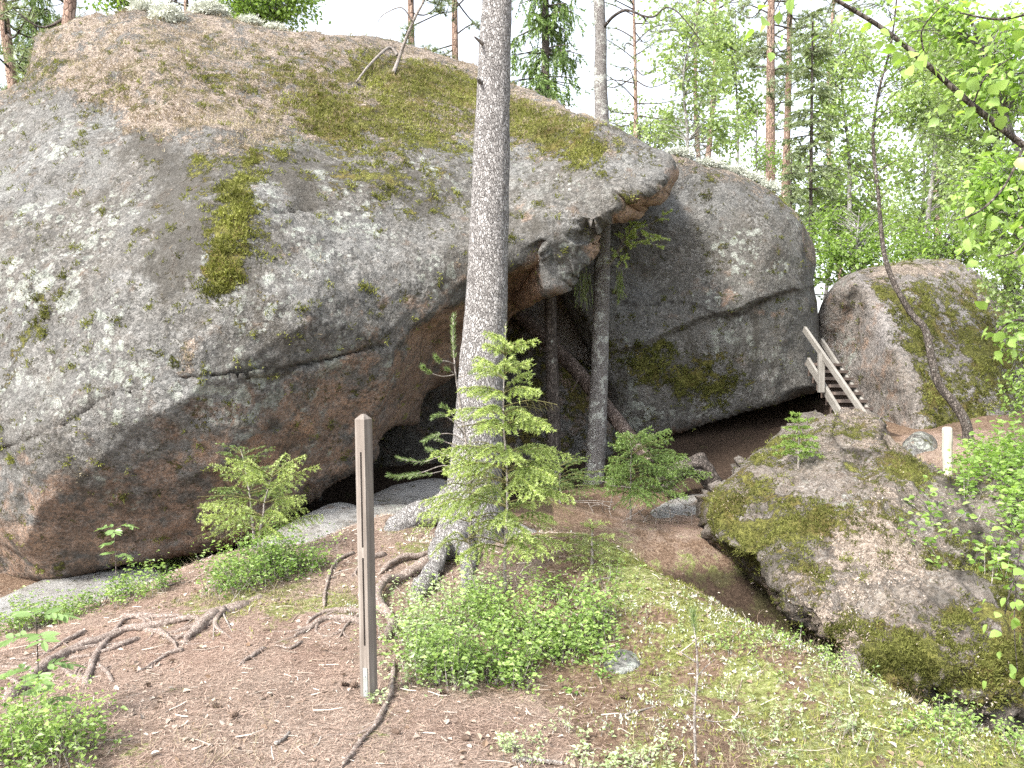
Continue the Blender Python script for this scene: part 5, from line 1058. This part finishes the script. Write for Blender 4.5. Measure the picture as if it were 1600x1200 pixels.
for k, (x, y) in enumerate([(1060, 248), (1100, 264), (1140, 274), (1165, 284), (1190, 297)]):
    cushion('leaning_boulder', x, y, .24, .06, ['white lichen cushion at the overhang\'s tip on the tall boulder', 'second white lichen cushion on the tall boulder\'s crest', 'middle white lichen cushion on the tall boulder\'s crest', 'fourth white lichen cushion on the tall boulder\'s crest', 'lowest white lichen cushion on the tall boulder\'s crest, by the red pines'][k], 20 + k)
# ------------------------------------------------------------------ trees behind and to the right
def local(root, *objs):
    for o in objs: o.parent = root
def copy_tree(root, loc, rotz, scale, label, group=None):
    c = root.copy(); COL.objects.link(c); c.location = loc; c.rotation_euler = (0, 0, rotz); c.scale = (scale,) * 3; c['label'] = label
    if group: c['group'] = group
    for ch in root.children:
        k = ch.copy(); COL.objects.link(k); k.parent = c
    return c
GB_ = 'forest trees beyond the boulders'
def far_pine(seed, h=13, r0=.15, crown0=.45, R=1.9, nb=34, dead=6):
    r = np.random.default_rng(seed); root = tag(empty('pine_tree'), 'pine', 'tree', GB_)
    bend = r.normal(size=2) * .35; path = np.array([[bend[0] * math.sin(2.2 * t), bend[1] * math.sin(2.5 * t), h * t] for t in np.linspace(0, 1, 14)]); m = MB(); m.tube(catmull(path, 3, False), np.linspace(r0, r0 * .25, 40), 10)
    tm = m.build('trunk', BARK_RED, root, True); fn = lambda z: np.array([np.interp(z, path[:, 2], path[:, 0]), np.interp(z, path[:, 2], path[:, 1]), z])
    c, w_ = MB(), MB(); pine_crown(c, w_, fn, h * crown0, h, R, nb, r, 9, .24, 20, .016)
    for k in range(dead):
        z = r.uniform(.15, crown0) * h; az = r.random() * 6.283; o = fn(z); d = np.array([math.cos(az), math.sin(az), r.uniform(-.1, .4)]); L = r.uniform(.4, 1.2); w_.tube(catmull(np.array([o, o + d * L * .5 + [0, 0, .1], o + d * L + r.normal(size=3) * .15]), 4, False), np.linspace(.014, .004, 9), 4)
    w_.build('branches', BARK_DARK, root, True); c.build('crown', NEEDLE_FAR, root); return root
def far_spruce(seed, h=9, R=1.5, nw=26, mat=None, z_lo=.08, hang=.5, r0=.12):
    r = np.random.default_rng(seed); root = tag(empty('spruce_tree'), 'spruce', 'tree', GB_); m = MB(); m.tube(np.array([[0, 0, h * t] for t in np.linspace(0, 1, 10)]), np.linspace(r0, .015, 10), 9); m.build('trunk', BARK_DARK, root, True)
    w_, c = MB(), MB()
    for i in range(nw):
        f = z_lo + (1 - z_lo) * (i + r.random()) / nw
        for k in range(6):
            az = r.random() * 6.283; L = R * (1.03 - f) ** .75 * r.uniform(.6, 1.15) + .06; d = np.array([math.cos(az), math.sin(az), 0]); o = np.array([0, 0, h * f])
            p = catmull(np.array([o, o + d * L * .5 + [0, 0, -L * .05], o + d * L + [0, 0, -L * .32 + .08]]), 4, False); w_.tube(p, np.linspace(.016, .004, len(p)), 3)
            nt_ = int(L * 11) + 3
            for j in range(nt_):
                s = r.uniform(.12, 1); o2, td, _ = along(p, [min(s, .99)]); Lt = r.uniform(.12, .34) * (1.15 - s * .5) * (1 + .6 * hang); e = o2[0] + np.array([r.normal() * .07, r.normal() * .07, -Lt * hang]) + td[0] * Lt * (1 - hang) + np.cross(td[0], [0, 0, 1]) * r.normal() * .12
                sg = np.array([o2[0], e]); n = 30; pp, tt, _ = along(sg, r.random(n)); vv, ff = needle_tris(pp, tt, .06, .6, .018, r); c.add(vv, ff, float(np.clip(r.normal(.5, .25) + .3 * s * (r.random() < .4), 0, 1)))
    w_.build('branches', BARK_DARK, root); c.build('crown', mat or NEEDLE_OLD, root); return root
def leafy(name, label, trunk, radii, blobs, mat, seed, leaf=.05, group=GB_, bark=None, branch_r=.014, spread=.16, nb_leaf=24, hexa=False, tint=.5, local_=None, twigs=3):
    """trunk: world points; blobs: (centre, radii(3), number of branches); branches run from the trunk to points in the blobs and carry the leaves"""
    r = np.random.default_rng(seed); trunk = np.asarray(trunk, float); root = tag(root_empty(name, trunk[0]), label, 'tree', group)
    tp_ = catmull(trunk, 6, False); m = MB(); m.tube(tp_, np.interp(np.linspace(0, 1, len(tp_)), np.linspace(0, 1, len(radii)), radii), 10); child(m.build('trunk', bark or BARK_DARK, None, True), root)
    w_ = MB(); LP, LA, LT = [], [], []
    for c, rad, nb in blobs:
        for i in range(nb):
            d = r.normal(size=3); d = d / np.linalg.norm(d) * r.random() ** .4; e = np.asarray(c) + d * np.asarray(rad)
            dz = np.abs(tp_[:, 2] - (e[2] - .45 * np.linalg.norm((tp_ - e)[:, :2], axis=1))); j = np.argmin(dz + .15 * np.linalg.norm(tp_ - e, axis=1)); o = tp_[j]; L = np.linalg.norm(e - o)
            mid_ = (o + e) / 2 + np.array([0, 0, .12 * L]) + r.normal(size=3) * .06 * L; p = catmull(np.array([o, mid_, e]), 5, False); w_.tube(p, np.linspace(branch_r, branch_r * .2, len(p)) * min(1.6, .5 + L * .3), 4)
            lt = np.clip(r.normal(tint, .2), 0, 1)
            for k in range(twigs):
                s = r.uniform(.5, 1); o2, td, Lp = along(p, [min(s, .995)]); e2 = o2[0] + unit(td[0] + r.normal(size=3) * .8) * spread * r.uniform(.7, 1.8) + np.array([0, 0, -.25 * spread]); w_.tube(np.array([o2[0], (o2[0] + e2) / 2 + [0, 0, .03], e2]), [.003, .002, .001], 3)
                n = nb_leaf // twigs + 1; pp, tt, _ = along(np.array([o2[0], e2]), r.uniform(.1, 1.05, n)); LP.append(pp + r.normal(size=(n, 3)) * spread * .3); LA.append(tt + r.normal(size=(n, 3)) * .8 + np.array([0, 0, -.35])); LT.append(np.clip(lt + r.normal(0, .15, n), 0, 1))
    P, A, T = np.concatenate(LP), unit(np.concatenate(LA)), np.concatenate(LT); Nn = unit(r.normal(size=P.shape) * .7 + np.array([0, 0, 1])); L = leaf * r.uniform(.6, 1.2, len(P))
    if hexa: v, f = leaf_hex(P, A, Nn, L, L * .78); tt = np.repeat(T, 6)
    else: v, f = leaf_quads(P, A, Nn, L, L * .75); tt = np.repeat(T, 4)
    child(w_.build('branches', bark or BARK_DARK), root); child(obj('crown', mesh_np('crown', v, f, mat, False, {'tint': tt})), root); return root
def pxr(px, d): return px * d / F
def base_at(px, d):
    p = at(px, 400, d); return np.array([p[0], p[1], gzf(p[0], p[1])[0] - .1])

# pines: three with red trunks behind the tall boulder, others along the crest and far off
pA = far_pine(1, 13, .14, .40, 1.7, 30); pB = far_pine(2, 12, .11, .45, 1.5, 28); pC = far_pine(3, 14, .13, .30, 2.3, 44, 8)
def put(src, px, d, rot, s, lab, used=set()):
    if src.name not in used: used.add(src.name); src.location = base_at(px, d); src.rotation_euler = (0, 0, rot); src.scale = (s,) * 3; src['label'] = lab; return src
    return copy_tree(src, base_at(px, d), rot, s, lab)
put(pA, 1206, 19, .3, 1.0, 'thickest of three red-barked pines behind the tall boulder\'s crest')
put(pB, 1217, 20.5, 1.2, 1.05, 'middle slim red-barked pine behind the tall boulder\'s crest')
put(pB, 1228, 23, 2.4, 1.0, 'thin rightmost of three red-barked pines behind the tall boulder')
put(pA, 437, 17, 2.0, .95, 'pine trunk behind the great boulder\'s crest above the lichen cushions')
put(pA, 720, 18, 3.1, .8, 'slim pale trunk standing on the crest left of the tall pine')
put(pB, 656, 16, 4.0, .9, 'crooked grey trunk behind the dead branch on the crest')
put(pC, 14, 12.5, 1.0, .95, 'dark pine trunk at the picture\'s upper left edge')
put(pC, 95, 15, 5.0, .9, 'branchy pine in the upper left corner')
put(pC, 985, 30, 2.2, 1.0, 'distant pine seen right of the slender tree')
put(pC, 1062, 27, .4, .95, 'distant pine with broad crown right of the overhang\'s tip')
put(pC, 1135, 33, 3.6, 1.1, 'farthest pine between the overhang and the red pines')
put(pA, 1474, 24, 1.7, .9, 'reddish pine trunk far behind the slanting boulder')
put(pC, 1330, 38, 4.4, 1.2, 'distant pine above the gap right of the tall boulder')
put(pC, 300, 26, 2.9, 1.1, 'far pine behind the great boulder\'s lichen cushions')
put(pC, 1560, 30, .9, 1.2, 'far pine behind the leaves at the upper right')
# spruces
sA = far_spruce(11, 7.5, .95, 36, hang=.85); sB = far_spruce(12, 6, .9, 22, z_lo=.15, hang=.35, r0=.05, mat=NEEDLE_FAR)
put(sA, 852, 13.2, .5, 1.05, 'dense drooping spruce behind the great boulder, right of the tall pine')
put(sB, 908, 13.5, 1.5, .62, 'small dark spruce between the drooping spruce and the slender tree')
put(sB, 1266, 17, 2.5, 1.1, 'spindly spruce right of the red-barked pines')
put(sB, 1235, 16, 2.9, .62, 'low spruce at the foot of the red-barked pines')
put(sA, 60, 19, .2, 1.15, 'dark spruce behind the upper left crest')

# the winding alder in front of the slanting boulder
path = [(1513,700,8.9),(1510,664,8.9),(1492,632,8.95),(1468,602,9.0),(1456,562,9.0),(1446,516,9.05),(1424,490,9.1),(1405,458,9.1),(1388,420,9.15),(1379,380,9.2),(1372,300,9.25),(1364,215,9.3),(1374,140,9.3),(1392,70,9.3),(1402,-10,9.3)]
tw_ = np.array([at(x, y, d) for x, y, d in path])
leafy('winding_tree', 'thin winding tree in front of the slanting boulder beside the stub post', tw_, [.055, .05, .044, .037, .03, .025, .019, .013, .009], [(at(1370, 250, 9.2), (.5, .5, .6), 26), (at(1395, 90, 9.2), (.6, .5, .7), 26), (at(1360, 130, 9.2), (.4, .4, .5), 12)], LEAF_BIRCH, 601, .045, 'broadleaf trees', BARK_DARK, .008, .12, 16)
# leafy trees and thickets
def thicket(name, label, px, d, blobs, mat, seed, leaf, tint=.5, r0=.05, nl=26, hexa=False, spread=.17, top=None, bark=BARK_GREY, br=.012):
    b = base_at(px, d); bl = [(at(x, y, dd), (pxr(rx, dd), pxr((rx + ry) / 2, dd), pxr(ry, dd)), n) for x, y, dd, rx, ry, n in blobs]; zt = max(c[2] + rr[2] * .6 for c, rr, _ in bl); tx = np.mean([c[0] for c, _, _ in bl])
    r = np.random.default_rng(seed); tr_ = [b + np.array([(tx - b[0]) * t, 0, (zt - b[2]) * t]) + (r.normal(size=3) * .07 * np.array([1, 1, 0])) for t in np.linspace(0, 1, 6)]
    return leafy(name, label, tr_, [r0, r0 * .8, r0 * .5, r0 * .15], bl, mat, seed, leaf, 'broadleaf trees', bark, br, spread, nl, hexa, tint)
thicket('birch_tree', 'light green birch filling the upper right edge above the slanting boulder', 1640, 9.5, [(1560,120,9,80,110,80), (1530,290,9.2,70,80,76), (1590,400,9,60,90,60), (1490,70,9.2,60,70,40), (1480,190,9.4,50,60,34)], LEAF_PALE, 611, .058, .62, .07)
thicket('birch_tree', 'fresh green birch with hanging foliage right of the slanting boulder', 1625, 8.3, [(1610,500,8.4,30,60,30), (1615,610,8.2,26,50,20), (1560,410,8.8,36,22,12)], LEAF_BIRCH, 612, .045, .7, .05)
thicket('birch_tree', 'small leafy tree in the gap right of the tall boulder', 1325, 15, [(1320,400,15,70,40,70), (1290,360,15.5,30,40,30), (1380,370,15.5,60,40,40)], LEAF_BIRCH, 613, .075, .6, .05, spread=.25)
thicket('birch_tree', 'hazy green tree behind the winding tree\'s thin trunk', 1420, 17, [(1440,350,17,60,50,50), (1410,260,17,40,50,18), (1470,220,17,40,50,20)], LEAF_PALE, 614, .1, .55, .06, spread=.28)
thicket('birch_tree', 'pale green tree behind the gap beside the tall boulder', 1285, 22, [(1290,310,22,50,50,50), (1340,340,22,60,40,50)], LEAF_PALE, 615, .13, .5, .06, spread=.32)
thicket('birch_tree', 'light crowned birch above the slender tree\'s side branch', 1050, 17, [(1075,50,17,70,60,40), (1090,130,17,50,50,24), (1130,200,17,50,24,20), (1030,190,18,40,24,12)], LEAF_PALE, 616, .1, .6, .06, spread=.28)
thicket('birch_tree', 'bright birch foliage behind the great boulder\'s crest beside the lichen cushions', 415, 15, [(410,10,15,60,40,90), (360,-20,15,40,40,36), (470,-10,15,40,40,40)], LEAF_BIRCH, 617, .075, .75, .06, spread=.24)
thicket('birch_tree', 'bright foliage behind the upper left crest', 200, 14, [(195,-5,14,45,30,60)], LEAF_BIRCH, 618, .07, .75, .05, spread=.24)
thicket('birch_tree', 'thin tree at the foot of the red-barked pines', 1182, 14.5, [(1170,190,14.5,30,30,12), (1200,240,14.5,30,30,16)], LEAF_BIRCH, 619, .06, .45, .04, nl=14)
thicket('birch_tree', 'green thicket behind the slanting boulder\'s top', 1460, 14, [(1470,390,14,60,40,60), (1530,360,14,60,60,60), (1420,400,14.5,40,24,30)], LEAF_BIRCH, 620, .07, .6, .05, spread=.24)
thicket('birch_tree', 'distant green wood edge beyond the red-barked pines', 1250, 32, [(1240,270,32,60,40,30), (1170,250,34,50,26,22), (1320,300,34,60,40,30)], LEAF_PALE, 621, .14, .45, .08, spread=.4)
thicket('birch_tree', 'distant foliage right of the drooping spruce', 990, 34, [(980,200,34,50,50,40), (1040,210,34,60,30,40)], LEAF_PALE, 622, .14, .4, .08, spread=.4)
thicket('birch_tree', 'distant pale tree at the upper right between leafy branches', 1430, 30, [(1450,120,30,50,70,20), (1420,320,30,70,40,30), (1520,270,30,60,70,30)], LEAF_PALE, 623, .13, .5, .08, spread=.4)
thicket('aspen_tree', 'leafy aspen hanging over the right edge in front of the birches', 1720, 5.6, [(1575,310,5.6,60,90,60), (1560,110,5.6,80,80,50), (1480,40,5.7,60,40,16)], LEAF_NEAR, 630, .05, .7, .05, nl=22, hexa=True, spread=.14)
thicket('birch_tree', 'tall pale birch right of the red-barked pines', 1340, 20, [(1330,80,20,50,60,40), (1300,170,20,40,50,30), (1350,240,20,50,50,40), (1270,90,20,40,50,24)], LEAF_PALE, 624, .12, .65, .07, spread=.3)
thicket('birch_tree', 'pale birch crown above the slanting boulder', 1450, 15, [(1450,60,15,60,60,50), (1470,160,15,60,60,50), (1420,170,15,40,50,30), (1500,280,15,50,50,40)], LEAF_PALE, 625, .1, .7, .06, spread=.24)
thicket('birch_tree', 'slim birch with light leaves left of the red-barked pines', 1150, 22, [(1150,90,22,40,60,36), (1120,40,22,40,40,24), (1170,170,22,30,30,16)], LEAF_PALE, 626, .13, .65, .06, spread=.32)
# leafy undergrowth on the right
def shrub(label, spots, mat, seed, leaf, tint):
    r = np.random.default_rng(seed); P = []
    for px, py, rx, ry, n in spots:
        for _ in range(n):
            x, y = px + r.normal() * rx * .55, py + r.normal() * ry * .55
            p, _n = on('mossy_boulder', min(x, 1840), max(y, 700)); P.append(p + r.normal(size=3) * .03)
    return bush('leafy_shrub', label, [], mat, seed, .3, leaf, 7, 'leafy shrubs on the right bank', True, tint, 'shrub', np.array(P))
shrub('leafy shrub with small pale leaves on the right bank behind the mossy boulder', [(1560,740,50,30,110), (1590,800,30,40,80), (1520,770,40,20,45), (1600,730,30,30,60)], LEAF_NEAR, 631, .05, .55)
shrub('sparse leafy sprigs on the mossy boulder\'s right flank', [(1480,820,40,20,16), (1470,870,30,20,8), (1560,880,30,30,22)], LEAF_NEAR, 632, .05, .4)
# the near broadleaf tree whose branch reaches in from the upper right; its large leaves are single pieces
nbp = np.array([at(1900, 1250, 3.3), at(1890, 900, 3.3), at(1880, 500, 3.3), at(1860, 150, 3.4), at(1840, -300, 3.4)]); nbp[0, 2] = gzf(nbp[0, 0], nbp[0, 1])[0] - .05
near = tag(root_empty('near_tree', nbp[0]), 'near broadleaf tree whose dark branch and large leaves reach in at the upper right', 'tree'); m = MB(); m.tube(catmull(nbp, 6, False), np.linspace(.08, .05, 25), 12); child(m.build('trunk', BARK_GREY, None, True), near)
def bpath(pts): return catmull(np.array([at(x, y, d) for x, y, d in pts]), 6, False)
B = [(bpath([(1880,480,3.3),(1740,340,3.25),(1660,275,3.2),(1600,228,3.2),(1520,165,3.15),(1450,102,3.1),(1380,45,3.1),(1305,-2,3.05),(1250,-50,3.0)]), .017, .0055), (bpath([(1876,650,3.3),(1740,560,3.4),(1640,520,3.4),(1590,500,3.4),(1555,520,3.4)]), .012, .003), (bpath([(1885,900,3.3),(1740,900,3.5),(1650,880,3.6),(1590,900,3.6),(1570,960,3.6)]), .01, .003),
     (bpath([(1860,150,3.4),(1720,60,3.3),(1640,20,3.3),(1560,30,3.3),(1500,20,3.3)]), .012, .003), (bpath([(1600,228,3.2),(1570,290,3.15),(1530,330,3.1),(1490,345,3.1)]), .006, .002), (bpath([(1660,275,3.2),(1630,340,3.15),(1590,390,3.1),(1560,400,3.1)]), .006, .002), (bpath([(1450,102,3.1),(1440,50,3.05),(1470,10,3.0)]), .004, .002), (bpath([(1650,880,3.6),(1600,840,3.6),(1585,960,3.6),(1590,1050,3.6)]), .005, .002),
     (bpath([(1520,165,3.15),(1540,120,3.1),(1580,90,3.1)]), .004, .002), (bpath([(1250,-50,3.0),(1210,20,3.0),(1205,70,3.0)]), .003, .001)]
m = MB()
for p, a, b in B[:1]: m.tube(p, np.linspace(a, b, len(p)), 9)
child(m.build('branch', BARK_DARK, None, True), near)
for p, a, b in B[1:]:
    m = MB(); m.tube(p, np.linspace(a, b, len(p)), 6); child(m.build('branch', BARK_DARK, None, True), near)
def big_leaf(seed, mat):
    r = np.random.default_rng(seed); n = 8; xs = np.linspace(0, 1, n); wd = .42 * np.sin(np.pi * xs ** .75) ** .9; wd[0] = .02; wd[-1] = .005; curl = r.uniform(.05, .25)
    v = [(x, 0, -curl * x * x) for x in xs] + [(x - .02, a * (1 + .06 * (-1) ** i), .22 * a - curl * x * x) for i, (x, a) in enumerate(zip(xs, wd))] + [(x - .02, -a * (1 + .06 * (-1) ** i), .22 * a - curl * x * x) for i, (x, a) in enumerate(zip(xs, wd))]
    f = [(i, i + 1, n + i + 1, n + i) for i in range(n - 1)] + [(i, 2 * n + i, 2 * n + i + 1, i + 1) for i in range(n - 1)]
    return mesh_np('leaf', v, f, mat, True, {'tint': np.full(3 * n, r.uniform(.35, 1))})
BL = [big_leaf(k, LEAF_NEAR) for k in range(6)]
r = np.random.default_rng(77)
for (p, a, b), n, lo in zip(B, [70, 50, 22, 40, 26, 26, 10, 26, 16, 12], [.3, .4, .5, .45, .2, .2, .1, .2, .2, .2]):
    for k in range(n):
        s = r.uniform(lo, 1); o, td, _ = along(p, [min(s, .995)]); off = r.normal(size=3) * np.array([.06, .06, .05]) + np.array([0, 0, -.03]); d = unit(off + td[0] * .03 + np.array([0, 0, -.02]) + r.normal(size=3) * .02)
        place(BL[r.integers(6)], 'leaf', o[0] + off, d, unit(r.normal(size=3) * .55 + np.array([0, -.25, 1])), r.uniform(.03, .056), near)
